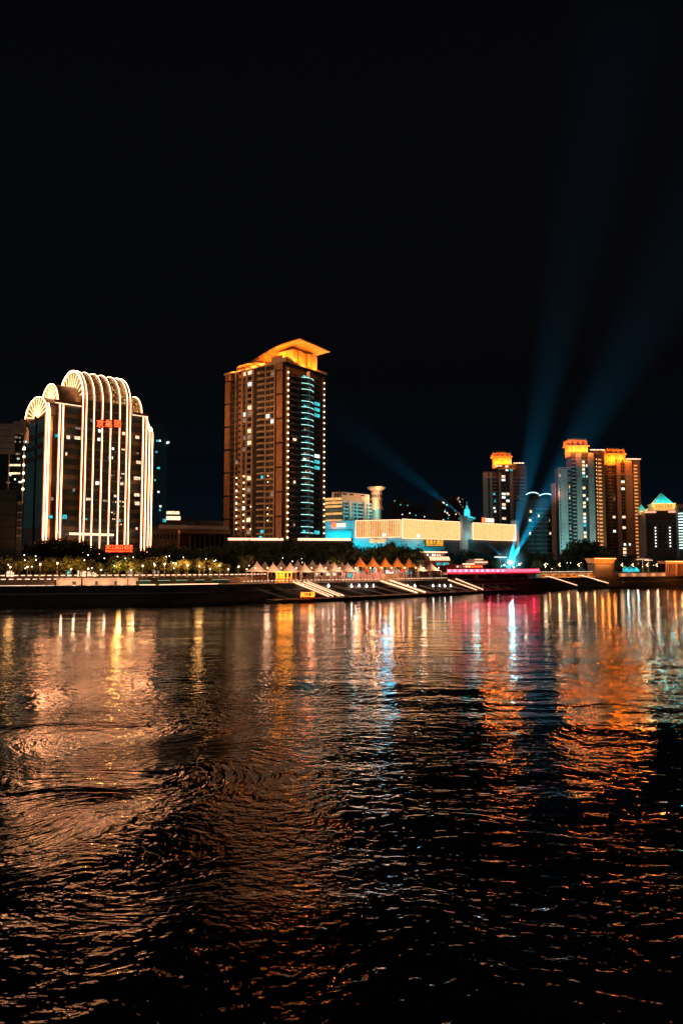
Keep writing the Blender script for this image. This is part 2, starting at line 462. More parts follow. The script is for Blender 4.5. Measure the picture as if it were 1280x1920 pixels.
# lit fans closing the left ends of the vaults
def fan(u, V, nsp, inner):
    cv, a, bb, z = V
    f = MB().use(fanm); p = arc(cv, a, bb, z, 20)
    k = len(p)
    f.add([HP(u - .35, v, zz) for v, zz in p] + [HP(u - .05, v, zz) for v, zz in p], [tuple(range(k)), tuple(range(k, 2 * k))] + [(i, i + 1, k + i + 1, k + i) for i in range(k - 1)] + [(0, k - 1, 2 * k - 1, k)])
    fo = f.build('fan_window', hotel)
    sp = MB().use(emis('fan_spoke_gold', (1, .52, .24), 3.6))
    for i in range(1, nsp):
        t = math.pi * i / nsp
        sp.tube([HP(u - .6, cv - a * inner * math.cos(t), z + bb * inner * math.sin(t)), HP(u - .6, cv - a * .93 * math.cos(t), z + bb * .93 * math.sin(t))], .17, 5)
    sp.build('fan_spokes', fo)
    hub = MB().use(mat('fan_hub', (.45, .26, .13), .6, 0, .2, 1.2))
    p = arc(cv, a * inner, bb * inner, z, 14); k = len(p)
    hub.add([HP(u - .9, v, zz) for v, zz in p] + [HP(u - .36, v, zz) for v, zz in p], [tuple(range(k)), tuple(range(k, 2 * k))] + [(i, i + 1, k + i + 1, k + i) for i in range(k - 1)] + [(0, k - 1, 2 * k - 1, k)])
    hub.build('fan_hub', fo)
    tr = MB().use(neon)
    tr.tube([HP(u - .75, v, zz) for v, zz in arc(cv, a, bb, z, 24)], .15, 6)
    tr.build('arch_tube', fo)
fan(uA, VA, 12, .12)
fan(uB, VB, 12, .14)
fan(uC, VC, 14, .5)
# cornices
corn = mat('cornice_stone', (.28, .20, .15), .6, 0, .15, .5)
part('cornice', hotel, corn, lambda b: b.prism([HP(uB - 3.2, -1.2, 0), HP(uC - 1.2, -1.2, 0), HP(uC - 1.2, 3, 0), HP(uB - 3.2, 3, 0)], zB - .6, zB + .5))
part('cornice', hotel, corn, lambda b: b.prism([HP(uD + 1.2, -1.2, 0), HP(uE + 1.6, -1.2, 0), HP(uE + 1.6, 3, 0), HP(uD + 1.2, 3, 0)], zB - 1.0, zB + .1))
part('cornice_light', hotel, neon_soft, lambda b: b.prism([HP(uB - 2.8, -1.0, 0), HP(uC - 1.4, -1.0, 0), HP(uC - 1.4, -.6, 0), HP(uB - 2.8, -.6, 0)], zB - .95, zB - .64))
part('cornice_light', hotel, neon_soft, lambda b: b.prism([HP(uD + 1.4, -1.0, 0), HP(uE + 1.3, -1.0, 0), HP(uE + 1.3, -.6, 0), HP(uD + 1.4, -.6, 0)], zB - 1.3, zB - 1.04))
# floors: spandrel bands and glass ribbons
fh = 4.25
def ribbons(px0, px1, ztop, m_, nb):
    u0, u1 = HS(px0), HS(px1)
    z = GZ + 6
    while z < ztop - 2:
        rp.put('spandrel', (px0, px1), lambda b, u0=u0, u1=u1: b.use(m_).fb(HF, u0, u1, .0 - .6, .22 - .6 + .6 * 0, GZ + 6, GZ + 6 + 1.7), z, GZ + 6)
        z += fh
for a_, c_ in ((155, 166.5), (171.5, 182.5), (187.5, 198.5), (203.5, 215.5), (220.5, 231)):
    u0_, u1_ = HS(a_), HS(c_); z_ = GZ + 6
    while z_ < zC - 2:
        rp.put('floor_strip', (a_,), lambda b: b.use(mat('blue_grey_strip', (.10, .15, .18), .5, 0, .3, .4)).fb(HF, u0_, u1_, .12, .2, GZ + 6, GZ + 6.9), z_, GZ + 6); z_ += fh
for args in ((116, 147, zB, spand, 0), (242, 262, zB, spand, 0)): ribbons(*args)
part('curtain_wall', hotel, curt, lambda b: b.fb(HF, HS(115), HS(148), -.62, -.45, GZ, zB - 1.5))
part('curtain_wall', hotel, curt, lambda b: b.fb(HF, HS(241), HS(263), -.62, -.45, GZ, zB - 1.5))
part('curtain_wall', hotel, curt, lambda b: b.fb(HF, uC + .6, uD - .6, .02, .12, GZ, zC))
# mullion ribs of the glass front, each with a neon tube that climbs it and bends back over the vault
def rib(px, V, double=0., top=1.9, r=.11, o=.55, zb=GZ + 2.5, dashed=False):
    u0 = HS(px)
    for du in ((-double, double) if double else (0,)):
        cv, a, bb, z = V
        u = u0 + du
        pts = [HP(u, -o, zb), HP(u, -o, (z + zb) / 2), HP(u, -o, z)]
        pts += [HP(u, cv - (a + o) * math.cos(t), z + (bb + o) * math.sin(t)) for t in [top * i / 16 for i in range(1, 17)]]
        b = MB().use(neon); b.tube(pts, r, 6); b.build('neon_tube', hotel)
    fin = MB().use(wash)
    cv, a, bb, z = V
    fin.fb(HF, u0 - double - .6, u0 + double + .8, .0, .38, GZ, z)
    fin.build('rib', hotel)
wash = mat('rib_ochre', (.20, .085, .035), .6, 0, .15, .4)  # ochre on the ribs stands for the neon's orange halo
rib(151, VC, .75, 2.4)
for px in (169, 185, 201, 218): rib(px, VC, 0, 1.75)
rib(235, VC, .75, 1.6)
rib(81, (DEP / 2, DEP / 2, 9.0, zA), .55, .5, .2, .9)
rib(107, (11.2, 11.2, 9.4, zB), .7, .01, .15)
rib(266, (11.2, 11.2, 9.4, zB - .6), .8, .01, .15)
rib(278, (DEP / 2, DEP / 2, 7, zA - 3), .7, .5, .15)
part('arch_tube', hotel, neon, lambda b: b.tube([HP(uE - .2, cv_, z_) for cv_, z_ in arc(VB[0], VB[1] + .2, VB[2] + .2, VB[3], 20, 0, 1.9)], .15, 6))
part('arch_tube', hotel, neon, lambda b: b.tube([HF.P(uE + .6, .9, zB - 1.4), HF.P(uF - .6, .6, zA - 1.5)], .16, 6))
# orange-washed side piers
wash = mat('ochre_pier', (.55, .30, .14), .6, 0, .15, .4)
part('pier', hotel, wash, lambda b: b.fb(HF, HS(83), HS(91), -.6, .5, GZ, zA - .5))
part('pier', hotel, wash, lambda b: b.fb(HF, HS(110.5), HS(114), -.5, .3, GZ, zB - 1))
part('pier', hotel, wash, lambda b: b.fb(HF, HS(239), HS(241.5), -.5, .3, GZ, zB - 1))
part('pier', hotel, wash, lambda b: b.fb(HF, HS(281), HS(283.5), -1.4, .3, GZ, zA - 3))
for px in (86, 111.5, 240, 281.5):
    for z in (26, 48, 68): lamp('wall_washer', 'POINT', HF.P(HS(px), 2.2, z), 260, (1, .5, .22), hotel, radius=.6)  # added lamps that throw the neon's orange halo on the piers
# side elevation, facing left
HL = Face(HP(0, DEP, 0), HP(0, 0, 0) - HP(0, DEP, 0))
def hl(px, o=0): return HL.s(px, o)
part('side_glass', hotel, tealg, lambda b: b.fb(HL, .5, hl(60), .02, .2, GZ + 20, zA - 1.5))
part('side_glass', hotel, tealg, lambda b: b.fb(HL, hl(64), DEP - 1.6, .02, .2, GZ + 20, zA - 1.5))
part('side_slot', hotel, mat('slot_black', (.01, .01, .01), .6), lambda b: b.fb(HL, hl(60), hl(64), .02, .1, GZ + 10, zA - 1.5))
for k in range(3):
    z = zA - 6.5 - k * 4.6
    part('side_band', hotel, dgrey, lambda b, z=z: b.fb(HL, .4, DEP - 1.5, .21, .35, z - 2.0, z))
# windows with somebody in
def hw(px, py, w_, h_, m_, o=.2):
    s = HF.s(px, o); z = HF.z(px, py, o)
    f = MB().use(black); f.fb(HF, s - w_ / 2 - .1, s + w_ / 2 + .1, o - .08, o, z - h_ / 2 - .1, z + h_ / 2 + .1)
    fo = f.build('window', hotel)
    g = MB().use(m_)
    n = max(1, int(w_ / .9))
    for i in range(n): g.fb(HF, s - w_ / 2 + w_ * (i + .06) / n, s - w_ / 2 + w_ * (i + .94) / n, o + .005, o + .05, z - h_ / 2, z + h_ / 2)
    g.build('pane', fo)
for (px, py, w_, h_, m_) in [(183, 808, 2.2, 1.3, lit_white), (182, 824, 2.2, 1.3, lit_white), (166, 789, 1.4, 1.2, lit_dim), (227, 813, 1.6, 1.3, lit_warm), (204, 841, 2.6, 1, lit_white),
                             (203, 858, 2.2, 1.2, lit_white), (227, 843, 1.8, .6, lit_warm), (185, 873, 1, 1.4, lit_warm), (203, 892, 2, 1.2, lit_dim), (181, 906, 2.6, 1.4, lit_white),
                             (163, 936, 2.2, 1.1, lit_warm), (196, 939, 2.4, 1, lit_dim), (214, 930, 1.6, 1, lit_warm), (160, 973, 1, .6, lit_teal), (222, 976, 1.5, 1.3, lit_teal), (224, 907, 2.2, 1.1, lit_warm)]:
    hw(px, py, w_, h_, m_)
for (px, py, w_, h_, m_) in [(122, 820, 1.6, 1.4, lit_warm), (139, 821, 2.6, 1.3, lit_warm), (140, 803, 2.4, 1, lit_dim), (119, 851, .8, 1.3, lit_warm), (118, 969, 2.4, 1.7, lit_teal), (135, 919, 1.2, 1.2, lit_dim),
                             (253, 820, 1.9, 1.3, lit_warm), (256, 867, 2.2, 1.3, lit_warm), (254, 850, 1, 1, lit_dim), (254, 897, 3, 1.4, lit_warm), (254, 928, 2.6, 1.3, lit_warm), (255, 944, 2.4, 1.5, lit_warm), (238, 975, 1.8, 1.3, lit_teal), (255, 991, 1, 1, lit_warm)]:
    hw(px, py, w_, h_, m_, -.3)
for (px, py, w_, m_) in [(100, 817, 1.7, lit_teal), (93, 969, 1.6, lit_teal), (95, 935, 1.4, lit_dim)]: hw(px, py, w_, 1.3, m_, .58)
# reflected lights in the lower glass, put in as small glowing panes
r = random.Random(3)
for i in range(34):
    px, py = r.uniform(207, 232), r.choice([888, 893, 900, 884, 897, 940, 950, 962, 975, 985, 1000, 1008])
    hw(px, py + r.uniform(-2, 2), r.uniform(.3, .8), r.uniform(.3, .7), r.choice([lit_warm, lit_dim, lit_warm, goldp]))
part('lobby_canopy_light', hotel, neon_soft, lambda b: b.fb(HF, HS(126), HS(206), 1.5, 3.4, HF.z(126, 1003), HF.z(126, 999)))
for k, (px, ch) in enumerate(((183, '京'), (199, '集'), (216, '团'))):
    ob = text(ch, HF, px - 1, 795.5, 3.4, red_l, 'sign_letter', hotel, o=1.4)
    pb = part('letter_backing', hotel, mat('red_sign_backing', (.10, .006, .003), .6), lambda b: b.fb(HF, HF.s(px - 1, 1.2) - 1.75, HF.s(px - 1, 1.2) + 1.75, 1.0, 1.2, HF.z(px, 795.5) - 1.8, HF.z(px, 795.5) + 1.8))
lamp('sign_glow', 'POINT', HF.P(HS(200), 4, HF.z(200, 796)), 250, (1, .08, .02), hotel)
rp.flush()

# ================================================================ dark buildings at the far left
lf = Face.two(-60, 262, 42, 262)
oldb = thing('glass_office_block', 'dark glass office block with pale concrete crown left of the neon hotel', 'building', lf.P(0, 0, GZ))
zt = lf.z(42, 787)
def wedge(f, s0, px1, o, dep, z0, z1):
    a, c = f.P(s0, o, 0), f.P(f.s(px1, o), o, 0); g = G(px1 - 1.2, f.d(0) + dep); h = Vector((a.x - 6, g.y, 0))
    return lambda b: b.prism([a, c, g, h], z0, z1)
part('body', oldb, glass, wedge(lf, 0, 39, 0, 22, GZ, zt - 6))
crownm = mat('crown_concrete', (.40, .31, .27), .8, 0, .15, .4)
def crn(b):
    P = lf.P; s1, s2 = lf.s(21), lf.s(42)
    wedge(lf, 0, 21, .8, 18, zt - 12.4, zt - 1.6)(b); wedge(lf, s1 - .5, 35, .75, 20, zt - 5.0, zt - .7)(b); b.fb(lf, s2 - 1.58, s2, .76, 1.4, zt - 5.2, zt); wedge(lf, s2 - 1.58, 42, .755, 20, zt - 5.2, zt)(b)
part('crown', oldb, crownm, crn)
for k in range(1, 5): part('crown_joint', oldb, dgrey, lambda b, k=k: b.fb(lf, 0, lf.s(21), .8, .85, zt - 1.8 - k * 2.2, zt - 1.65 - k * 2.2))
part('corner_column', oldb, crownm, lambda b: b.fb(lf, lf.s(38.5), lf.s(40), 0, .5, GZ, zt - 5.3))
part('corner_column', oldb, crownm, lambda b: b.fb(lf, lf.s(11), lf.s(12.2), 0, .5, GZ + 30, zt - 12.5))
for py in (840, 856, 872, 887, 901, 917): part('wall_light', oldb, bulb, lambda b, py=py: b.ball(lf.P(lf.s(39, .9), .9, lf.z(39, py, .9)), .42, 8))
for py in (872, 887.5):
    part('strip_light', oldb, lit_warm, lambda b, py=py: b.fb(lf, lf.s(12), lf.s(33), .1, .3, lf.z(20, py + 2), lf.z(20, py - 1.5)))
r = random.Random(5)
for i in range(26):
    s = lf.s(r.uniform(0, 38)); z = lf.z(20, r.choice([806, 815, 822, 830, 845, 852, 862, 880, 893, 900, 906]) + r.uniform(-1, 1))
    part('window', oldb, r.choice([lit_dim, lit_dim, lit_white, mat('pane_faint', (.1, .1, .1), .3)]), lambda b: b.fb(lf, s, s + r.uniform(.4, 1.3), .01, .06, z, z + .6))
l2 = Face.two(-60, 250, 33, 250)
low = thing('brick_annex', 'unlit brown panel building with thin floor lines at the left edge', 'building', l2.P(0, 0, GZ))
part('body', low, mat('annex_panel', (.075, .065, .05), .8, 0, .2, .3), wedge(l2, 0, 27, 0, 8, GZ, l2.z(20, 918)))
for py in (937, 966, 989, 1011): part('floor_line', low, black, lambda b, py=py: b.fb(l2, 0, l2.s(26), 0, .06, l2.z(20, py), l2.z(20, py) + .2))
part('stair_shaft', low, dgrey, wedge(l2, l2.s(28), 40, -.2, 6, GZ, l2.z(30, 943)))
for py, h_ in ((946, 1.1), (962, .5), (976, .4), (991, .5), (1006, .5)): part('shaft_window', low, mat('shaft_frame', (.5, .36, .28), .6), lambda b: b.fb(l2, l2.s(29.5), l2.s(38.5), -.18, .05, l2.z(30, py), l2.z(30, py) + h_))

# dim tower behind the hotel
tf = Face.two(270, 420, 313, 428)
dim = thing('dim_glass_tower', 'barely lit blue glass tower rising behind the right end of the neon hotel', 'building', tf.P(0, 0, GZ))
part('body', dim, mat('dim_tower_skin', (.02, .05, .065), .4, 0, .2, .1), lambda b: b.fb(tf, 0, tf.s(304), -30, 0, GZ, tf.z(300, 796)))
part('side_wing', dim, mat('dim_tower_skin', (.02, .05, .065)), lambda b: b.fb(tf, tf.s(304), tf.s(313), -30, -2, GZ, tf.z(300, 806)))
for px, py in ((289, 828), (294, 828), (311, 831), (288, 849), (291, 879), (294, 879), (287, 902), (293, 924), (297, 951), (297, 958)):
    part('window', dim, r.choice([lit_teal, lit_teal, lit_white]), lambda b: b.fb(tf, tf.s(px), tf.s(px) + r.uniform(.6, 1.2), .02 if px < 304 else -1.98, .1, tf.z(px, py), tf.z(px, py) + 1.1))

# low white-banded hall behind the trees
wf = Face.two(284, 330, 430, 345)
hall = thing('low_banded_hall', 'low unlit hall with two pale roof bands between neon hotel and tall apartment tower', 'building', wf.P(0, 0, GZ))
part('wall', hall, brown, lambda b: b.fb(wf, 0, wf.s(425), -30, 0, GZ, wf.z(300, 988)))
part('roof_band', hall, mat('pale_band', (.30, .27, .26), .7), lambda b: b.fb(wf, wf.s(297), wf.s(426), -30, .8, wf.z(350, 992), wf.z(350, 985)))
part('roof_band', hall, mat('tan_band', (.26, .17, .11), .7), lambda b: b.fb(wf, wf.s(332), wf.s(426), 1.0, 5, wf.z(380, 1001), wf.z(380, 995)))
part('front_wall', hall, mat('hall_red', (.07, .025, .02), .8), lambda b: b.fb(wf, wf.s(333), wf.s(425), 1.0, 3.5, GZ, wf.z(380, 1001.5)))
for i in range(9): part('column', hall, mat('hall_col', (.12, .085, .07), .7), lambda b: b.fb(wf, wf.s(352 + i * 9), wf.s(353.6 + i * 9), 3.5, 4.2, GZ, wf.z(380, 1001.5)))
for i in range(7): part('window', hall, glass, lambda b: b.fb(wf, wf.s(287 + i * 6.5), wf.s(290.5 + i * 6.5), .02, .15, wf.z(300, 1010), wf.z(300, 1001)))
part('upper_block', hall, dgrey, lambda b: b.fb(wf, wf.s(370), wf.s(424), -28, -6, wf.z(350, 985), wf.z(400, 975)))
sf = Face.two(310, 370, 340, 372)
sg = thing('lit_rooftop_house', 'small rooftop house with two glowing cream bands beside the neon hotel', 'building', sf.P(0, 0, GZ))
part('body', sg, dgrey, lambda b: b.fb(sf, -3, sf.s(345), -12, 0, GZ, sf.z(320, 976)))
part('lit_band', sg, neon_soft, lambda b: b.fb(sf, sf.s(311), sf.s(337), -4, 0, sf.z(320, 974), sf.z(320, 968)))
part('lit_band', sg, lit_warm, lambda b: b.fb(sf, sf.s(311), sf.s(335), -3.9, -.2, sf.z(320, 964), sf.z(320, 958.5)))
part('roof_slab', sg, dgrey, lambda b: b.fb(sf, sf.s(309), sf.s(338), -5, .4, sf.z(320, 967.8), sf.z(320, 964.2)))
part('teal_window', sg, lit_teal, lambda b: b.fb(sf, sf.s(304), sf.s(310), .02, .2, sf.z(320, 979), sf.z(320, 973)))

# red hotel sign on posts in front of the trees
rf = Face.two(195, 262, 252, 263)
rs = thing('hotel_name_sign', 'glowing red roadside sign of the neon hotel standing above the trees', 'sign', rf.P(rf.s(224), 0, GZ))
part('frame', rs, mat('sign_frame', (.12, .01, .005), .6), lambda b: b.fb(rf, rf.s(197), rf.s(249), -.5, -.2, rf.z(220, 1036.5), rf.z(220, 1021)))
part('post', rs, black, lambda b: b.fb(rf, rf.s(205), rf.s(206), -.5, -.2, GZ, rf.z(220, 1036)))
part('post', rs, black, lambda b: b.fb(rf, rf.s(240), rf.s(241), -.5, -.2, GZ, rf.z(220, 1036)))
text('滨江假日酒店', rf, 223, 1026.5, 1.75, red_l, 'sign_letters', rs, o=.0, width=9.4)
text('BINJIANG HOLIDAY HOTEL', rf, 223, 1033.6, .85, red_l, 'sign_letters', rs, o=.0, width=9.4)
lamp('sign_glow', 'POINT', rf.P(rf.s(223), 3, rf.z(220, 1029)), 800, (1, .16, .03), rs, radius=1.4)
# ================================================================ tower kit
def window_fn(f, s0, s1, z, h, o, frame, pane, n=2, sill=True):
    def fn(b):
        b.use(frame); b.fb(f, s0, s1, o, o + .12, z - .15, z)
        b.fb(f, s0, s0 + .14, o, o + .12, z, z + h); b.fb(f, s1 - .14, s1, o, o + .12, z, z + h); b.fb(f, s0, s1, o, o + .12, z + h, z + h + .14)
        for i in range(1, n):
            x = s0 + (s1 - s0) * i / n; b.fb(f, x - .05, x + .05, o, o + .1, z, z + h)
        b.use(pane); b.fb(f, s0 + .14, s1 - .14, o, o + .04, z, z + h)
    return fn
def balcony_fn(f, s0, s1, z, bulge, h, m_, rail=None, lit=None, n=6, o=.0):
    def fn(b):
        b.use(m_)
        P = [(s0 + (s1 - s0) * i / n, o + .25 + bulge * math.sin(math.pi * i / n) ** .7) for i in range(n + 1)]
        lo = [f.P(s, q_, z) for s, q_ in P]; hi = [f.P(s, q_, z + h) for s, q_ in P]
        li = [f.P(s, q_ - .15, z + h) for s, q_ in P]; bl = [f.P(s, q_ - .15, z + .2) for s, q_ in P]
        k = n + 1
        b.add(lo + hi + li + bl, [(i, i + 1, k + i + 1, k + i) for i in range(n)] + [(k + i, k + i + 1, 2 * k + i + 1, 2 * k + i) for i in range(n)]
              + [(2 * k + i, 2 * k + i + 1, 3 * k + i + 1, 3 * k + i) for i in range(n)])
        b.add([f.P(s0, o, z)] + lo + [f.P(s1, o, z)], [tuple(range(n + 3))])
        b.add([f.P(s0, o, z + .2)] + bl + [f.P(s1, o, z + .2)], [tuple(range(n + 3))])
        if lit is not None:
            b.use(lit); b.tube([f.P(s, q_ + .04, z + h + .05) for s, q_ in P], .14, 5)
    return fn
def cols(T, rp, f, spec, z0, z1, fh, rnd, glow=(.08, (lit_warm, lit_white, lit_teal))):
    """spec: (px0, px1, type, options). One column of repeated parts per entry; windows and balconies of every floor are parts."""
    nfl = int((z1 - z0) / fh)
    for (a, c, ty, op) in spec:
        s0, s1 = f.s(a), f.s(c); o = op.get('o', 0.)
        m_ = op.get('m', white); every = op.get('every', 4)
        if ty == 'pier':
            k = 0
            while z0 + k * every * fh < z1 - 1:
                za = z0 + k * every * fh; zb = min(z1, za + every * fh - op.get('gap', .9))
                rp.put('pier_panel', (a, zb - za), lambda b: b.use(m_).fb(f, s0, s1, o, o + op.get('d', .5), z0, z0 + zb - za), za, z0)
                k += 1
            continue
        if ty == 'solid':
            part('pier', T, m_, lambda b: b.fb(f, s0, s1, o, o + op.get('d', .6), z0, z1)); continue
        for i in range(nfl - 1, -1, -1):
            z = z0 + i * fh
            lit = rnd.random() < op.get('glow', glow[0])
            if i in op.get('dark', ()): continue
            if ty == 'win':
                pane = rnd.choice(op.get('lits', glow[1])) if lit else op.get('pane', glass)
                rp.put('window', (a, pane.name), window_fn(f, s0 + .1, s1 - .1, z0 + .7, fh * op.get('h', .66), o, m_, pane, op.get('n', 2)), z, z0)
            elif ty == 'balc':
                led = op.get('lit') if rnd.random() < .78 else op.get('lit2')
                rp.put('balcony', (a, led is not None and led.name), balcony_fn(f, s0, s1, z0, op.get('b', 1.0), op.get('ph', .95), m_, lit=led, o=o), z, z0)
                if lit or op.get('always'):
                    pane = rnd.choice(op.get('lits', glow[1])); w0 = rnd.uniform(.15, .5); w1 = w0 + rnd.uniform(.2, .4)
                    rp.put('lit_window', (a, i), lambda b: b.use(pane).fb(f, s0 + (s1 - s0) * w0, s0 + (s1 - s0) * w1, o + .02, o + .08, z0 + .9, z0 + fh * .82), z, z0)
            elif ty == 'band':
                rp.put('floor_band', (a,), lambda b: b.use(m_).fb(f, s0, s1, o, o + op.get('d', .3), z0, z0 + op.get('ph', 1.1)), z, z0)
            elif ty == 'lampcol':
                pt = f.P((s0 + s1) / 2, o + op.get('d', .5), z0 + fh * .45)
                rp.put('wall_lamp', (a,), lambda b: b.use(op.get('lit', bulb)).lathe(pt, [(.05, -.35 * op.get('r', 1)), (.4 * op.get('r', 1), -.2 * op.get('r', 1)), (.45 * op.get('r', 1), .1), (.15, .3 * op.get('r', 1))], 8), z, z0)
            elif ty == 'hood':
                rp.put('lit_balcony', (a,), lambda b: balcony_fn(f, s0, s1, z0, op.get('b', .8), .5, m_, o=o, n=5)(b) or b.use(op['lit']).fb(f, s0 + .25, s1 - .25, o + .02, o + .5, z0 + .75, z0 + fh * .5), z, z0)

# ================================================================ tall apartment tower
MR = Face.px(533.5, 350, 52)                                   # right-hand front, running away to the right
ea = Vector((-math.cos(R(38)), math.sin(R(38)), 0))
c0 = MR.P(0, 0, 0); sL = 0
k_ = (420 - 640) / F_PX * CT
sL = (k_ * c0.y - c0.x) / (ea.x - k_ * ea.y)
ML = Face(c0 + ea * sL, -ea)                                   # left-hand front
WL = sL; WR = MR.s(609)
zt = PZ(676, 350)
apt = thing('apartment_tower', 'tallest brown apartment tower with glowing orange curved roof', 'building', MR.P(0, 0, GZ))
core = mat('tower_core', (.045, .035, .03), .7, 0, .3, .3)
skin = mat('tower_concrete', (.44, .29, .18), .75, 0, .2, .3)
tile = mat('tower_orange_tile', (.44, .20, .085), .6, 0, .22, .35)
def core_fn(b):
    a, c = ML.P(0, 0, 0), ML.P(WL, 0, 0); d_ = MR.P(WR, 0, 0); e_ = a + (d_ - c)
    b.prism([a, c, d_, e_], GZ, zt - .3)
part('body', apt, core, core_fn)
rp = Reps(apt); rnd = random.Random(11)
fh = 2.95; z0 = zt - 29 * fh - 1
mw = dict(m=skin)
SM = [lit_warm, lit_dim, lit_dim, lit_dim, lit_white]
cols(apt, rp, MR, [
    (534, 539, 'solid', dict(m=mat('lamp_pier', (.45, .24, .10), .6, 0, .2, .3), d=.4)),
    (535, 538.5, 'lampcol', dict(r=.9, d=.7, lit=bulb)),
    (543, 559, 'balc', dict(m=mat('balcony_brown', (.16, .12, .10), .7), b=1.2, glow=.15, lits=(lit_warm, lit_white, lit_dim))),
    (563, 586, 'balc', dict(m=mat('balcony_teal', (.06, .09, .10), .6), b=1.7, ph=1.0, lit=emis('balcony_led_teal', (.45, .95, .88), 1.7), lit2=emis('balcony_led_faint', (.2, .6, .6), .35), glow=.55, lits=(lit_teal, lit_white, lit_warm, lit_dim, lit_teal))),
    (573, 574.2, 'solid', dict(m=mat('steel_strip', (.4, .42, .42), .4), d=2.15)),
    (588, 599, 'win', dict(m=mat('frame_dark', (.10, .11, .11), .6), glow=.22, lits=(lit_teal, lit_white, lit_teal), h=.6, n=3)),
    (603, 608, 'solid', dict(m=brown, d=.3)),
    (604, 607, 'lampcol', dict(r=.8, d=.6, lit=bulb)),
], z0, zt - 2.5, fh, rnd)
L = ML
cols(apt, rp, L, [
    (519, 530, 'pier', dict(m=tile, d=1.0)), (516, 519, 'win', dict(m=brown, n=1, glow=.02)),
    (421, 429.5, 'pier', dict(m=tile, d=1.0)),
    (498, 506, 'win', dict(m=skin, n=2, o=.7, glow=.16, lits=SM)), (507, 514, 'win', dict(m=skin, n=2, o=.7, glow=.14, lits=SM)),
    (497, 515, 'band', dict(m=skin, d=.75, ph=.55)), (514, 516, 'solid', dict(m=skin, d=1.1)), (497, 498.4, 'solid', dict(m=skin, d=1.1)),
    (480, 497, 'balc', dict(m=mat('balcony_pale', (.42, .30, .21), .7), b=1.7, ph=.8, glow=.14, lits=(lit_white, lit_teal))),
    (463, 472, 'win', dict(m=skin, n=1, o=.7, glow=.22, lits=SM)), (462, 473.5, 'band', dict(m=skin, d=.9, ph=.5)), (472, 474, 'solid', dict(m=skin, d=1.2)),
    (454, 460, 'win', dict(m=skin, n=2, o=.4, glow=.2, lits=SM)), (452, 454, 'solid', dict(m=skin, d=1.1)), (460, 462, 'solid', dict(m=skin, d=.9)),
    (446, 452, 'pier', dict(m=tile, d=.5, every=1, gap=1.2)), (440, 446, 'win', dict(m=skin, n=2, o=.5, glow=.18, lits=SM)), (439.5, 440.6, 'solid', dict(m=skin, d=.9)),
    (431, 439.5, 'balc', dict(m=brown, b=.7, ph=.7, glow=.03)),
], z0, zt - 1.0, fh, rnd)
# string of lamps low on the left front
rp.flush()
for px in (442, 455.5):
    for py in range(896, 1004, 12):
        s = L.s(px, 1.4); z = L.z(px, py + (px > 450) * -3, 1.4)
        part('facade_lamp', apt, bulb, lambda b: b.ball(L.P(s, 1.4, z), .34, 6))
for px, ys in ((501, range(880, 1000, 12)), (469, range(950, 1004, 14))):
    for py in ys:
        if rnd.random() < .6: part('facade_lamp', apt, bulb, lambda b: b.ball(L.P(L.s(px, 1.6), 1.6, L.z(px, py, 1.6)), .22, 6))
for ss in (.15, .5, .85):
    for z_ in (28, 58, 88): lamp('facade_washer', 'POINT', L.P(WL * ss, 17, z_), 1300 + 2400 * (z_ > 80), (1, .48, .20), apt, radius=1).visible_glossy = False  # bodiless lamps added well ahead of the wall to brighten it
# parapet, penthouse and curved roofs
def para(b):
    for f, s0, s1 in ((L, -.8, WL + .8), (MR, -.8, WR + .8)): b.fb(f, s0, s1, -1.2, .9 if f is L else .85, zt - .6, zt + .2 + (0 if f is L else .003))
parm = mat('parapet_cream', (.66, .46, .30), .6, 0, .1, .5)
part('parapet', apt, parm, para)
Q = lambda u, v, z: MR.P(u, -v, z)            # u along the right front, v back along the left front
VS = lambda px: WL - L.s(px)
# raised parapet pieces at the corner
part('parapet_step', apt, parm, lambda b: b.prism([Q(-1, -1.1, 0), Q(9, -1.1, 0), Q(9, 9, 0), Q(-1, 9, 0)], zt + .25, zt + 1.5))
pent = mat('penthouse_wall', (.78, .48, .24), .7, 0, .08, .5)
zp = zt + .2
def pentf(b):
    b.prism([Q(8.5, 2.5, 0), Q(15.5, 2.5, 0), Q(15.5, 14, 0), Q(8.5, 14, 0)], zp, zp + 8.0)
    b.prism([Q(15.5, 4.2, 0), Q(19.5, 4.2, 0), Q(19.5, 14, 0), Q(15.5, 14, 0)], zp, zp + 8.2)
    b.prism([Q(19.5, 3.0, 0), Q(27, 3.0, 0), Q(27, 14, 0), Q(19.5, 14, 0)], zp, zp + 8.2)
    b.prism([Q(4, 6, 0), Q(8.4, 6, 0), Q(8.4, 13, 0), Q(4, 13, 0)], zp, zp + 4.6)
part('penthouse', apt, pent, pentf)
for (u, v) in ((9, 24), (9, 17.5), (11.8, 2.3), (22.5, 2.8)): part('roof_post', apt, pent, lambda b: b.tube([Q(u, v, zp), Q(u, v, zp + 8.2 if v < 10 else zp + (5.2 if v > 20 else 7.2))], .4, 8))
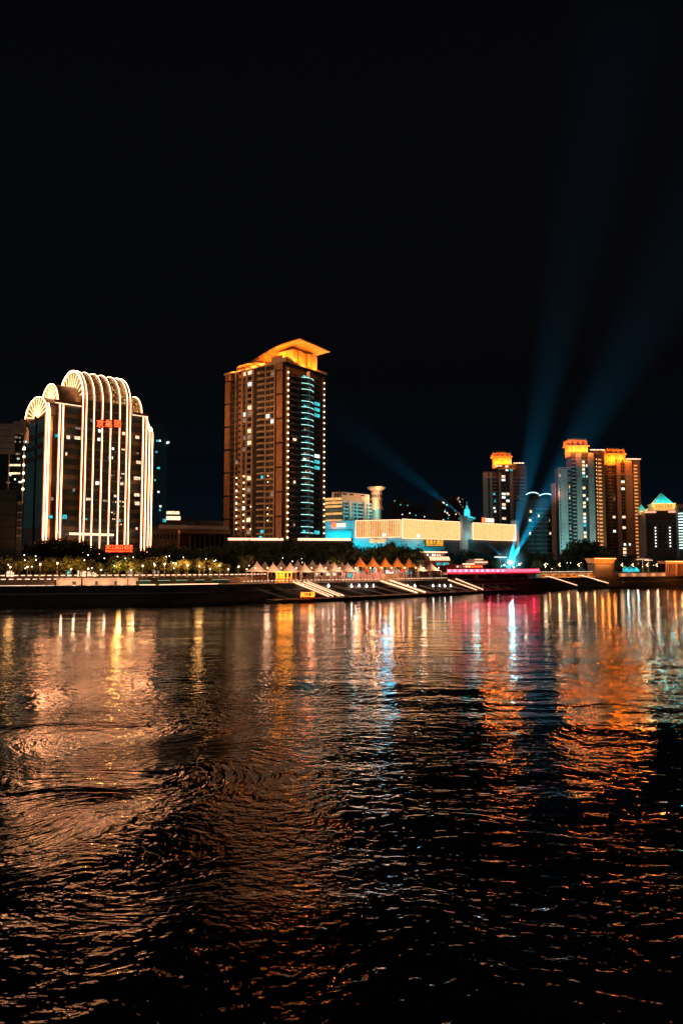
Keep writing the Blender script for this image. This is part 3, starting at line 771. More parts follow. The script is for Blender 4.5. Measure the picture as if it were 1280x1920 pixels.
def roof(b):
    n = 14; u0, u1 = 6.5, 29.8; v0, v1 = -3.5, 31.0
    top = []; 
    zB_ = PZ(634, Q(u0, v0, 0).y); zA_ = PZ(679, Q(u0, v1, 0).y)
    pr = []
    for i in range(n + 1):
        t = i / n; pr.append((v0 + (v1 - v0) * t, zB_ + (zA_ - zB_) * t + 1.6 * math.sin(math.pi * t)))
    vs = []
    for (v, z) in pr: vs += [Q(u0, v, z), Q(u1, v, z - 1.0), Q(u1, v, z - 1.5), Q(u0, v, z - .55)]
    fs = []
    for i in range(n):
        a, c = i * 4, i * 4 + 4
        for k in range(4): fs.append((a + k, a + (k + 1) % 4, c + (k + 1) % 4, c + k))
    fs += [(0, 1, 2, 3), (4 * n, 4 * n + 1, 4 * n + 2, 4 * n + 3)]
    b.add(vs, fs)
part('curved_roof', apt, pent, roof)
def leaf(b):
    n = 16; cu, cvv = 5.5, VS(457); ru, rv = 6.5, 10.5
    zc = PZ(689, Q(cu, cvv, 0).y)
    vs = [Q(cu, cvv, zc + 2.6)]; 
    for ring, h in ((.55, 2.0), (1.0, .35), (1.0, 0)):
        vs += [Q(cu + ru * ring * math.cos(6.2832 * i / n), cvv + rv * ring * math.sin(6.2832 * i / n), zc + h) for i in range(n)]
    vs.append(Q(cu, cvv, zc))
    fs = [(0, 1 + i, 1 + (i + 1) % n) for i in range(n)]
    for rg in range(2): fs += [(1 + rg * n + i, 1 + rg * n + (i + 1) % n, 1 + (rg + 1) * n + (i + 1) % n, 1 + (rg + 1) * n + i) for i in range(n)]
    fs += [(1 + 2 * n + i, 1 + 2 * n + (i + 1) % n, 1 + 3 * n) for i in range(n)]
    b.add(vs, fs)
part('leaf_roof', apt, pent, leaf)
for p_ in [Q(5, -1, zp + 1.2), Q(12, -1.5, zp + 1.2), Q(20, -1.5, zp + 1.2), Q(28, -.5, zp + 1.2), Q(5, 4, zp + 2), Q(5, 10, zp + 5.2), Q(4.6, 12, zp + 1.5), Q(4.6, 20, zp + 1.5), Q(5, 26, zp + 2), Q(12, 20, zp + 1.5), Q(29.3, 8, zp + 2)]:
    lamp('roof_floodlight', 'POINT', p_, 4500, (1, .25, .02), apt, radius=.5).visible_glossy = int(p_.x) % 3 == 0
for v in (VS(435), VS(447), VS(462), VS(478)): lamp('roof_floodlight', 'POINT', Q(-1.6, v, zp + .6), 700, (1, .30, .04), apt, radius=.4)
for px, px1, py in ((425, 533, 1010.5), (556, 660, 1011)):
    pf = Face.two(px, 322, px1, 326)
    pod = thing('podium_shop_front', 'long low podium with a glowing cream fascia below the apartment tower, %s part' % ('left' if px < 500 else 'right'), 'building', pf.P(0, 0, GZ))
    part('wall', pod, dgrey, lambda b: b.fb(pf, 0, pf.s(px1), -12, -.4, GZ, pf.z(px, py + 3)))
    part('fascia_light', pod, neon_soft, lambda b: b.fb(pf, .5, pf.s(px1) - .5, -.4, 0, pf.z(px, py + 2.3), pf.z(px, py - 2)))
    part('roof', pod, dgrey, lambda b: b.fb(pf, -.5, pf.s(px1) + .5, -12, -.5, pf.z(px, py + 2.9), pf.z(px, py - 2.6)))

# ================================================================ white and gold hotel behind the mall
hf = Face.two(608, 557, 640, 549); hf2 = Face.two(640, 551, 716, 585)
gh = thing('terraced_hotel', 'cream hotel with gold lit curved floors and saucer topped corner turret', 'building', hf.P(0, 0, GZ))
cream = mat('cream_wall', (.62, .40, .26), .7, 0, .1, .4)
ztop = hf2.z(642, 922)
part('body', gh, mat('hotel_dark', (.06, .07, .075), .6), lambda b: b.prism([hf.P(0, -1, 0), hf2.P(0, -.5, 0), hf2.P(hf2.s(712), -.5, 0), hf2.P(hf2.s(712), -25, 0), hf.P(0, -25, 0)], GZ, hf2.z(660, 940)))
part('attic', gh, cream, lambda b: b.prism([hf.P(hf.s(622), 0, 0), hf2.P(0, 0, 0), hf2.P(hf2.s(693), 0, 0), hf2.P(hf2.s(693), -16, 0), hf.P(hf.s(622), -16, 0)], hf2.z(660, 940) - .05, ztop))
tealw = mat('teal_band', (.30, .50, .52), .6, 0, .15, .4)
for i, (px, py) in enumerate(((646, 926), (659, 927), (680, 929))):
    part('attic_window', gh, black, lambda b: b.fb(hf2, hf2.s(px - 3.5), hf2.s(px + 3.5), .02, .12, hf2.z(px, py + 1.9), hf2.z(px, py - 1.4)))
for px in (628, 634): part('attic_window', gh, black, lambda b: b.fb(hf, hf.s(px - 1.6), hf.s(px + 1.6), .3, .42, hf.z(px, 933), hf.z(px, 925)))
for k, py in enumerate((936, 943, 950, 957, 963.5, 970, 976.5)):
    def band(b, py=py):
        n = 7; s0, s1 = hf.s(608.5), hf.s(640)
        P = [(s0 + (s1 - s0) * i / n, .6 + 1.2 * math.sin(math.pi * (i + 1) / (n + 1))) for i in range(n + 1)]
        z = hf.z(620, py)
        lo = [hf.P(s, o, z - .8) for s, o in P]; hi = [hf.P(s, o, z + .8) for s, o in P]
        bi = [hf.P(s, -1, z - .8) for s, o in P]; ti = [hf.P(s, -1, z + .8) for s, o in P]; k_ = n + 1
        b.add(lo + hi + ti + bi, [(i + a * k_, i + 1 + a * k_, (i + 1 + (a + 1) * k_) % (4 * k_), (i + (a + 1) * k_) % (4 * k_)) for a in range(4) for i in range(n)])
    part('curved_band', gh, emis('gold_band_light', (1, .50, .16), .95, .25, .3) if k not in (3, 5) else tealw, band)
for py in (943, 949.5, 956, 962.5, 969): part('floor_band', gh, tealw, lambda b: b.fb(hf2, hf2.s(641), hf2.s(712), -.5, .25, hf2.z(670, py + 1.3), hf2.z(670, py - 1.3)))
for px in (644, 662, 669, 690): part('pilaster', gh, tealw, lambda b: b.fb(hf2, hf2.s(px - 1), hf2.s(px + 1), -.5, .5, GZ, hf2.z(px, 941)))
for px, m_ in ((655.5, cream), (683.5, cream)): part('pilaster', gh, m_, lambda b: b.fb(hf2, hf2.s(px - 2.2), hf2.s(px + 2.2), -.5, 1.0, GZ, hf2.z(px, 940)))
tc_ = hf2.P(hf2.s(704), 1.2, 0); dz = lambda py: PZ(py, tc_.y)
def lath(b, prof): b.lathe((tc_.x, tc_.y, 0), [(r_, dz(py)) for py, r_ in prof], 20)
part('turret', gh, cream, lambda b: lath(b, [(985, 4.0), (957, 4.0), (956.8, 5.4), (950, 5.4), (949.6, 4.2), (938, 4.2), (937.6, 5.0), (934.5, 5.0), (934, 4.2), (927, 4.2), (926, 4.6), (924, 4.6), (923.6, 3.9), (921, 4.2)]))
part('saucer_roof', gh, cream, lambda b: lath(b, [(920.9, 4.0), (918.5, 6.0), (915.5, 7.4), (913.4, 7.6), (913.0, 7.2)]))
for k in range(8):
    a = -2.6 + k * .42
    part('turret_window', gh, black, lambda b: b.add([(tc_.x + 4.26 * math.cos(a + s_), tc_.y + 4.26 * math.sin(a + s_), dz(py)) for s_, py in ((-.13, 934), (.13, 934), (.13, 928), (-.13, 928))], [(0, 1, 2, 3)]))
part('antenna', gh, black, lambda b: b.tube([(tc_.x, tc_.y, dz(913)), (tc_.x, tc_.y, dz(900))], .12, 5))
for p_, pw in ((hf2.P(hf2.s(650), 7, hf2.z(650, 938)), 1300), (hf2.P(hf2.s(668), 7, hf2.z(650, 938)), 1300), (hf2.P(hf2.s(685), 7, hf2.z(685, 938)), 1300), (hf.P(hf.s(626), 8, hf.z(626, 936)), 1600),
               (tc_ + Vector((-3, -9, dz(935))), 2600), (tc_ + Vector((-1, -8, dz(950))), 1500), (tc_ + Vector((2, -9, dz(920))), 2000)):
    lamp('warm_floodlight', 'POINT', p_, pw, (1, .60, .36), gh, radius=.6)
for px in (650, 670, 695): lamp('teal_floodlight', 'POINT', hf2.P(hf2.s(px), 6, hf2.z(px, 962)), 1300, (.08, .75, .85), gh, radius=.6)

# ================================================================ shopping mall
m0 = Face.two(609.5, 446, 752, 430); m1 = Face.two(752, 430, 970, 492)
mall = thing('shopping_mall', 'long mall wrapped in glowing peach ribbed panels above teal lit walls', 'building', m1.P(0, 0, GZ))
mwall = mat('mall_wall', (.50, .52, .52), .7, 0, .1, .2)
ztm = m1.z(753, 973.5)
def mb_(b):
    b.prism([m0.P(0, 0, 0), m0.P(m0.s(751.99), 0, 0), m1.P(m1.s(968), 0, 0), m1.P(m1.s(968), -50, 0), m0.P(0, -50, 0)], GZ, ztm - .6)
part('body', mall, mwall, mb_)
panel = emis('panel_backlight_peach', (1, .46, .16), 1.35, .06, .1)
fin = mat('panel_fin', (.80, .60, .42), .6, 0, .05, .5)
def ribbed(f, pa, pb, pt, pbm, nf):
    z1, z0_ = f.z(pa, pt), f.z(pa, pbm); s0, s1 = f.s(pa), f.s(pb)
    left_ = f is m0
    o = MB().use(emis('panel_backlight_amber', (1, .36, .10), .62, .1, .1) if left_ else panel); o.fb(f, s0, s1, .4, .8, z0_, z1); ob = o.build('glowing_panel', mall)
    b = MB().use(emis('rib_light_cream', (1, .46, .19), 1.9, .25, .5)); rq = random.Random(4)
    for i in range(nf + 1):
        s = s0 + (s1 - s0) * i / nf; w_ = rq.uniform(.10, .26) if left_ else .09; b.fb(f, s - w_, s + w_, .8, 1.0, z0_, z1)
    b.build('fins', ob)
    b = MB().use(neon_soft); b.fb(f, s0 - .3, s1 + .3, .8, 1.3, z1, z1 + .35); b.fb(f, s0 - .3, s1 + .3, .8, 1.3, z0_ - .3, z0_)
    b.fb(f, s0 - .3, s0, .8, 1.3, z0_, z1); b.fb(f, s1, s1 + .3, .8, 1.3, z0_, z1); b.build('edge_light', ob)
ribbed(m0, 668.5, 751.3, 977, 1007.5, 25)
ribbed(m1, 752.5, 859, 974, 1008.5, 34)
ribbed(m1, 885, 964, 981, 1011, 26)
part('pylon', mall, white, lambda b: b.fb(m1, m1.s(862), m1.s(872.5), .3, 2.2, GZ, m1.z(862, 967)))
part('pylon', mall, white, lambda b: b.fb(m1, m1.s(965), m1.s(970), -3, 1.6, GZ, m1.z(965, 976)))
part('lower_wall', mall, mat('mall_lower_dark', (.09, .09, .09), .7), lambda b: (b.fb(m1, m1.s(833), m1.s(861), .02, .3, GZ, m1.z(835, 1009.5)), b.fb(m1, m1.s(874), m1.s(964.5), .02, .3, GZ, m1.z(880, 1011))))  # dark sheet over the wall: its lack of light put into the colour
part('recess_frame', mall, mat('mall_frame', (.2, .3, .32), .6), lambda b: (b.fb(m0, 0, m0.s(661), .02, 1.0, m0.z(640, 997), m0.z(640, 994)), b.fb(m0, m0.s(658.5), m0.s(661), .02, .98, GZ, m0.z(640, 997.02))))
part('parapet', mall, mwall, lambda b: b.fb(m0, 0, m0.s(667), -.3, .5, ztm - .62, m0.z(620, 977)))
part('sign_box', mall, emis('sign_face_cream', (1, .75, .55), 1.6), lambda b: b.fb(m0, m0.s(631), m0.s(648.5), .6, .9, m0.z(640, 988), m0.z(640, 981)))
part('sign_emblem', mall, red_l, lambda b: b.lathe(m0.P(m0.s(627), 1, m0.z(627, 985)), [(.3, -1.6), (1.3, -.9), (1.4, .3), (.7, 1.5), (.1, 1.9)], 10))
part('roof_sign', mall, emis('sign_face_cream', (1, .75, .55)), lambda b: b.fb(m1, m1.s(915), m1.s(930), -2, -1.5, m1.z(920, 979), m1.z(920, 971.5)))
part('roof_sign', mall, red_l, lambda b: b.fb(m1, m1.s(908.5), m1.s(913.8), -2, -1.5, m1.z(920, 980), m1.z(920, 971)))
g1 = text('香泰大酒店', m0, 708, 1014.5, 2.6, gold_l, 'sign_letters', mall, o=.9, width=9.8)
g2 = text('香泰大酒店', m1, 815, 1017, 3.0, gold_l, 'sign_letters', mall, o=1.1, width=14.5)
g3 = text('XIANGTAI GRAND HOTEL', m1, 815, 1022.5, 1.0, gold_l, 'sign_letters', mall, o=1.1, width=14)
part('sign_panel', mall, mat('sign_wood', (.10, .05, .03), .6), lambda b: b.fb(m1, m1.s(796), m1.s(830), .3, .9, m1.z(815, 1025), m1.z(815, 1012)))
def tree_mark(b):
    s, z = m1.s(791.5), m1.z(791, 1023)
    for k in range(3): b.lathe(m1.P(s, 1.2, z + k * 1.1), [(1.5 - .4 * k, 0), (.15, 1.5)], 8)
part('tree_emblem', mall, mat('emblem_teal', (.05, .45, .42), .5), tree_mark)
lamp('teal_floodlight', 'POINT', m0.P(m0.s(728), 3.5, 36.5), 6500, (.0, .50, .78), mall, radius=2.2)  # unseen extra lamp, set high for a cyan column in the water
lamp('spot_glow', 'POINT', m1.P(m1.s(778), 4, m1.z(778, 1006)), 900, (.4, .95, 1), mall)
part('floodlamp', mall, emis('cool_lamp', (.6, .95, 1), 9), lambda b: b.ball(m1.P(m1.s(778.5), 2.6, m1.z(778, 1005)), .75, 8))
part('floodlamp', mall, emis('cool_lamp', (.6, .95, 1)), lambda b: b.ball(m0.P(m0.s(722), 2.0, m0.z(722, 1003)), .7, 8))
for px in (618, 640, 662, 690, 715, 740): lamp('teal_wall_washer', 'POINT', m0.P(m0.s(px), 9, 14), 6500, (.0, .62, .80), mall, radius=1)
for px in (625, 650): lamp('teal_wall_washer', 'POINT', m0.P(m0.s(px), 9, 30), 4500, (.0, .62, .80), mall, radius=1)
for px in (765, 778, 800): lamp('teal_wall_washer', 'POINT', m1.P(m1.s(px), 9, 16), 2600, (.0, .62, .75), mall, radius=1)
lamp('teal_wall_washer', 'POINT', m1.P(m1.s(880), 6, 30), 1400, (.0, .7, .8), mall, radius=1)
lamp('pylon_light', 'POINT', m1.P(m1.s(867), 9, 30), 700, (1, .68, .5), mall, radius=1)
lamp('pylon_light', 'POINT', m1.P(m1.s(968), 7, 30), 700, (1, .68, .5), mall, radius=1)
spf = G(876, 500)
spire = thing('lit_spire', 'slender teal lit spire on a flared base behind the mall', 'tower', (spf.x, spf.y, GZ))
sz = lambda py: PZ(py, 500)
part('shaft', spire, mwall, lambda b: b.lathe((spf.x, spf.y, 0), [(3, GZ), (3, sz(978)), (6.2, sz(972)), (5.6, sz(971)), (2.2, sz(968)), (1.9, sz(955)), (1.0, sz(953)), (.8, sz(948)), (.25, sz(947)), (.08, sz(940))], 16))
for dx, dy, z in ((-5, -6, 966), (5, -7, 960), (0, -8, 950)): lamp('teal_floodlight', 'POINT', (spf.x + dx, spf.y + dy, sz(z)), 2600, (.0, .75, .9), spire, radius=.6).visible_glossy = False

# ================================================================ distant dim blocks
for k, (a, c, py, d, n, lb) in enumerate(((736, 772, 936, 900, 5, 'far unlit apartment block with two white windows above the mall'), (829, 848, 935, 860, 12, 'far dim apartment block dotted with teal windows'), (850, 870, 931, 880, 14, 'far grey apartment slab with brownish window rows beside the spire'), (772, 800, 948, 950, 4, 'far low unlit block above the glowing mall panels'), (340, 380, 975, 600, 3, 'far unlit block behind the low banded hall'))):
    f = Face.two(a, d, c, d + 5)
    t_ = thing('distant_block', lb, 'building', f.P(0, 0, GZ)); S = f.s(c); zz = f.z(a, py)
    part('wall', t_, mat('far_wall', (.07, .055, .05), .8, 0, .2, .1), lambda b: b.fb(f, 0, S, -25, 0, GZ, zz))
    part('roof_house', t_, mat('far_wall', (.07, .055, .05)), lambda b: b.fb(f, S * .3, S * .65, -15, -4, zz, zz + 3.5))
    r = random.Random(k)
    for i in range(n): 
        s = r.uniform(.05, .9) * S; z = r.uniform(zz - 26, zz - 2)
        part('window', t_, r.choice([lit_white, lit_teal, lit_warm] if k != 2 else [lit_dim, lit_dim, lit_warm]), lambda b: b.fb(f, s, s + 1.3, .05, .2, z, z + 1.3))
# ================================================================ right-hand towers
amber = mat('lantern_amber_wall', (.80, .52, .26), .7, 0, .1, .4)
def lantern(T, f, pa, pb, pt, pm, pbm, o0, o1, power):
    """roof lantern: square body, widened upper storey, projecting cornices, small finials"""
    s0, s1 = f.s(pa), f.s(pb); W_ = s1 - s0; zb, zm, ztp = f.z(pa, pbm), f.z(pa, pm), f.z(pa, pt)
    lt = MB().use(amber)
    lt.fb(f, s0 + W_ * .1, s1 - W_ * .06, o0, o1, zb - 3, zm)
    lt.fb(f, s0, s1, o0 - 1, o1 + 1, zm + .01, zm + .9)
    lt.fb(f, s0 + W_ * .02, s1 - W_ * .08, o0, o1 + .3, zm + .9, ztp - 1)
    lt.fb(f, s0 + W_ * .06, s1 - W_ * .14, o0 - .5, o1 + .8, ztp - 1, ztp - .3)
    lt.fb(f, s0 + W_ * .25, s1 - W_ * .3, o0 + 1, o1 - 1, ztp - .3, ztp + 1.0)
    lo = lt.build('roof_lantern', T)
    b = MB().use(amber)
    for i in range(6): b.fb(f, s0 + W_ * (.1 + .15 * i), s0 + W_ * (.13 + .15 * i), o1 + .3, o1 + .8, zb, zm)
    b.build('pilasters', lo)
    b = MB().use(amber)
    for t in (.06, .34, .6, .86): b.lathe(f.P(s0 + W_ * t, o1, ztp - .3), [(.5, 0), (.6, .5), (.1, 1.5)], 6)
    b.build('finials', lo)
    b = MB().use(mat('lantern_slot', (.25, .08, .02), .8))
    for t in (.2, .45, .68): b.fb(f, s0 + W_ * t, s0 + W_ * (t + .1), o1 + .32, o1 + .38, zm + 1.3, ztp - 1.6)
    b.build('openings', lo)
    for t in (-.05, .3, .65, 1.02): lamp('amber_floodlight', 'POINT', f.P(s0 + W_ * t, o1 + 3.0, zb + 2.0), power * 1.7, (1, .185, .008), T, radius=.6)
    lamp('amber_floodlight', 'POINT', f.P(s0 - 4, (o0 + o1) / 2, zb + 2.5), power * 1.7, (1, .185, .008), T, radius=.6)

def slab(T, f, pa, pb, py, o, dep, m_, name='wall_block'):
    part(name, T, m_, lambda b: b.fb(f, f.s(pa) + .01, f.s(pb) - .01, -dep, o, GZ, f.z(pa, py)))
def parapet_lights(T, f, pa, pb, py, o):
    part('parapet_light', T, lit_warm, lambda b: b.fb(f, f.s(pa), f.s(pb), o - .5, o + .3, f.z(pa, py + .9), f.z(pa, py - .9)))
cornm = mat('tower_cornice', (.42, .40, .38), .7, 0, .15, .4)

# --- R1
f = Face.px(908, 640, 0)
t1 = thing('grey_lantern_tower', 'grey apartment tower with amber roof lantern beside the mall', 'building', f.P(0, 0, GZ))
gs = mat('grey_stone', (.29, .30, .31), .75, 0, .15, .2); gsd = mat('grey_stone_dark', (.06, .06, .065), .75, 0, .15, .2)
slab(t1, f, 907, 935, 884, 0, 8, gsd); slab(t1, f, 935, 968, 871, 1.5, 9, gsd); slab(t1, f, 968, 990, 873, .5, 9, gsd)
rp = Reps(t1); rnd = random.Random(21)
z1 = f.z(907, 884) - 1
PC = dict(m=gs)
wl = (lit_white, lit_warm, lit_white, lit_teal)
cols(t1, rp, f, [(907, 916, 'solid', PC), (920, 924, 'solid', PC), (936, 940, 'solid', dict(m=gs, o=1.5)), (957, 963, 'solid', dict(m=gs, o=1.5)),
                 (924, 935, 'balc', dict(m=gs, b=1.2, glow=.12, lits=wl)), (916.5, 920, 'win', dict(m=gs, n=1, glow=.02)),
                 (941, 949, 'win', dict(m=gs, n=2, o=1.5, glow=.25, lits=wl)), (949.5, 956, 'win', dict(m=gs, n=2, o=1.5, glow=.15, lits=wl)),
                 (964, 972, 'balc', dict(m=gs, b=1.5, o=.5, glow=.05, lits=wl)), (975, 988, 'balc', dict(m=mat('grey_teal', (.2, .27, .28), .7), b=1.5, o=.5, glow=.07, lits=wl))], GZ + 4, z1, 3.05, rnd)
for i in range(3): cols(t1, rp, f, [(941 + i * 8, 947 + i * 8, 'win', dict(m=gs, n=2, o=1.5, glow=.6, lits=wl))], z1 + .5, f.z(936, 872), 3.05, rnd)
for py in (895, 880): part('cornice', t1, cornm, lambda b: b.fb(f, f.s(907) if py > 890 else f.s(936), f.s(935) if py > 890 else f.s(968), 0, 1.0 if py > 890 else 2.6, f.z(907, py) - .4, f.z(907, py) + .4))
lantern(t1, f, 925, 964, 849, 857, 871, -8, 0, 3400)
parapet_lights(t1, f, 965, 985, 868.5, .8); parapet_lights(t1, f, 930, 942, 874, 2)
rp.flush()

# --- R2 with light-drawn arches
f = Face.px(985, 610, 10)
t2 = thing('arc_roofed_tower', 'dark rounded apartment tower with two thin glowing roof arcs', 'building', f.P(0, 0, GZ))
dk = mat('dark_teal_wall', (.045, .065, .07), .7, 0, .2, .2); dk2 = mat('mid_teal_wall', (.16, .19, .19), .7, 0, .2, .2)
def rounded(b):
    n = 14; s0, s1 = f.s(985), f.s(1050)
    P = [f.P(s0 + (s1 - s0) * i / n, 4.5 * math.sin(math.pi * i / n), 0) for i in range(n + 1)] + [f.P(s1, -18, 0), f.P(s0, -18, 0)]
    b.prism(P, GZ, f.z(985, 937))
part('body', t2, dk, rounded)
rp = Reps(t2); rnd = random.Random(22)
cols(t2, rp, f, [(987, 1000, 'balc', dict(m=dk2, b=1.4, o=2.2, glow=.12, lits=wl)), (1001, 1016, 'balc', dict(m=dk2, b=1.4, o=4, glow=.07, lits=wl)), (1018, 1033, 'balc', dict(m=dk2, b=1.4, o=4, glow=.07, lits=wl)), (1035, 1048, 'balc', dict(m=dk2, b=1.4, o=2.2, glow=.07, lits=wl))],
     GZ + 4, f.z(985, 942), 3.6, rnd)
rp.flush()
for (a, c, p0, p1, pm) in ((988, 1012, 929, 927.5, 924.5), (1013, 1050, 930.5, 938.5, 927)):
    def al(b):
        pts = []
        for i in range(13):
            t = i / 12; py = p0 + (p1 - p0) * t - (4 * t * (1 - t)) * ((p0 + p1) / 2 - pm)
            pts.append(f.P(f.s(a + (c - a) * t, 5), 5, f.z(1010, py)))
        b.tube(pts, .30, 6)
    part('roof_arc_light', t2, emis('arc_light_teal', (.55, .95, 1), 2.6), al)
    def ar(b):
        pts = []
        for i in range(13):
            t = i / 12; py = p0 + (p1 - p0) * t - (4 * t * (1 - t)) * ((p0 + p1) / 2 - pm)
            s = f.s(a + (c - a) * t, 5); z = f.z(1010, py)
            pts += [f.P(s, 4.8, z - .3), f.P(s, -16, z - .3), f.P(s, -16, z - 1.0), f.P(s, 4.8, z - 1.0)]
        b.add(pts, [(4 * i + k, 4 * i + (k + 1) % 4, 4 * i + 4 + (k + 1) % 4, 4 * i + 4 + k) for i in range(12) for k in range(4)] + [(0, 1, 2, 3), (48, 49, 50, 51)])
    part('roof', t2, dk, ar)
part('roof_core', t2, dk, lambda b: b.fb(f, f.s(1000), f.s(1040), -12, 0, f.z(985, 937), f.z(985, 931)))

# --- R3
f = Face.px(1052, 590, 4)
t3 = thing('teal_washed_tower', 'tall pale apartment tower washed teal on its left wing with amber lantern', 'building', f.P(0, 0, GZ))
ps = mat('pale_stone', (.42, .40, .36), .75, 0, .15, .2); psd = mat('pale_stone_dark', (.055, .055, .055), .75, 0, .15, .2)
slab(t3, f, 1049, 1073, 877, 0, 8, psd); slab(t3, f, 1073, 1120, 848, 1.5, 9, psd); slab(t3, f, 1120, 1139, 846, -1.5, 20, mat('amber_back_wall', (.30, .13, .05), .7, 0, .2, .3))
rp = Reps(t3); rnd = random.Random(23)
cols(t3, rp, f, [(1049, 1066, 'solid', dict(m=ps, d=.8)), (1067, 1072.5, 'balc', dict(m=ps, b=1.3, glow=.22, lits=wl)), (1050.5, 1053, 'win', dict(m=ps, n=1, o=.8, glow=.03))], GZ + 3, f.z(1049, 879), 3.0, rnd)
cols(t3, rp, f, [(1082, 1092, 'solid', dict(m=ps, o=1.5)), (1105, 1115, 'solid', dict(m=ps, o=1.5, d=1)), (1074, 1081, 'balc', dict(m=ps, b=1.3, o=1.5, glow=.08, lits=wl)),
                 (1093, 1099, 'win', dict(m=ps, n=2, o=1.5, glow=.45, lits=(lit_white, lit_warm, lit_teal))), (1100, 1104, 'win', dict(m=ps, n=1, o=1.5, glow=.05, lits=wl)),
                 (1126, 1133, 'hood', dict(m=mat('amber_hood', (.5, .25, .1), .6), o=-1.3, b=1.2, lit=emis('balcony_amber', (1, .38, .10), 1.15, .35, .1))),
                 (1118.5, 1124, 'lampcol', dict(o=-1.3, r=1.5, d=1.2, lit=emis('amber_wall_lamp', (1, .55, .25), 3.0)))], GZ + 5, f.z(1073, 850), 3.0, rnd)
for a, c, py, o in ((1049, 1073, 898, .8), (1049, 1073, 877, .8), (1073, 1116, 876, 2.6), (1049, 1073, 880, .8), (1073, 1116, 896, 2.6)): part('cornice', t3, cornm, lambda b: b.fb(f, f.s(a), f.s(c), -.1, o + .5, f.z(1049, py) - .35, f.z(1049, py) + .35))
lantern(t3, f, 1066, 1108, 824, 837, 849, -8, 1, 3400)
parapet_lights(t3, f, 1109, 1136, 844, 2)
lamp('teal_wall_washer', 'POINT', f.P(f.s(1058), 22, GZ + 14), 20000, (.15, .8, .85), t3, radius=1).visible_glossy = False
lamp('teal_wall_washer', 'POINT', f.P(f.s(1058), 26, GZ + 50), 9000, (.25, .8, .85), t3, radius=1).visible_glossy = False
lamp('facade_washer', 'POINT', f.P(f.s(1100), 24, GZ + 16), 9000, (.9, .85, .75), t3, radius=1).visible_glossy = False  # lamp without a body, in mid-air, lighting the front
sw = thing('slim_salmon_block', 'slim salmon lit wall edge left of the teal washed tower', 'building', f.P(-3.4, -6, GZ))
part('wall', sw, mat('salmon_wall', (.6, .3, .2), .7), lambda b: b.fb(f, -2.2, -.05, -14, -6, GZ, f.z(1046, 906)))
part('cap', sw, cornm, lambda b: b.fb(f, -2.5, -.02, -14.3, -5.7, f.z(1046, 906), f.z(1046, 904)))
lamp('salmon_washer', 'POINT', f.P(-3, 2, f.z(1046, 925)), 1500, (1, .5, .35), sw)

# --- R4
f = Face.px(1140, 625, 6)
t4 = thing('orange_washed_tower', 'apartment tower washed orange on its upper wall right of the teal washed one', 'building', f.P(0, 0, GZ))
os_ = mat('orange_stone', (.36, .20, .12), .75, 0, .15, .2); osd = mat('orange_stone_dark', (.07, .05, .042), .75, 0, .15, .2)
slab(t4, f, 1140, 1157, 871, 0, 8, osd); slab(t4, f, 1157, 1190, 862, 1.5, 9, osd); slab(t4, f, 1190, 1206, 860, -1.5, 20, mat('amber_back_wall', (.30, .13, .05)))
rp = Reps(t4); rnd = random.Random(24)
cols(t4, rp, f, [(1158, 1165, 'solid', dict(m=os_, o=1.5)), (1174, 1187, 'solid', dict(m=os_, o=1.5)), (1142, 1149, 'balc', dict(m=os_, b=1.2, glow=.04, lits=wl)), (1150, 1156, 'win', dict(m=os_, n=2, glow=.12, lits=(lit_white, lit_warm))),
                 (1166, 1173, 'win', dict(m=os_, n=2, o=1.5, glow=.18, lits=(lit_warm, lit_white))),
                 (1194, 1201, 'hood', dict(m=mat('amber_hood', (.5, .25, .1)), o=-1.3, b=1.2, lit=emis('balcony_amber', (1, .38, .10), 1.15))),
                 (1188.5, 1193, 'lampcol', dict(o=-1.3, r=1.3, d=1.2, lit=emis('amber_wall_lamp', (1, .55, .25), 3.0)))], GZ + 5, f.z(1157, 864), 3.0, rnd)
for a, c, py, o in ((1140, 1157, 890, .4), (1157, 1188, 909, 2.4), (1157, 1188, 890, 2.4)): part('cornice', t4, mat('orange_cornice', (.45, .25, .15), .7), lambda b: b.fb(f, f.s(a), f.s(c), -.1, o + .5, f.z(1140, py) - .35, f.z(1140, py) + .35))
lantern(t4, f, 1139, 1178, 842, 852, 866, -8, 1, 3400)
parapet_lights(t4, f, 1176, 1204, 861, 2)
lamp('facade_washer', 'POINT', f.P(f.s(1180), 20, f.z(1180, 885)), 6500, (1, .36, .08), t4, radius=1)  # unseen lamps in mid-air give the upper wall its orange
lamp('facade_washer', 'POINT', f.P(f.s(1180), 22, f.z(1180, 930)), 3500, (1, .4, .12), t4, radius=1)
for px in (1168, 1177): part('base_light', t4, lit_white, lambda b: b.fb(f, f.s(px), f.s(px + 3.2), 1.6, 2.2, f.z(1170, 1023), f.z(1170, 1019)))
for t_ in (t1, t3, t4):
    rr = random.Random(t_.name)
    for i in range(2):
        p_ = t_.location + Vector((rr.uniform(6, 20), 6, 0)); 
        part('antenna', t_, black, lambda b: b.tube([(p_.x, p_.y, 100), (p_.x, p_.y, 118 if t_ is not t4 else 116)], .12, 4))
rp.flush()
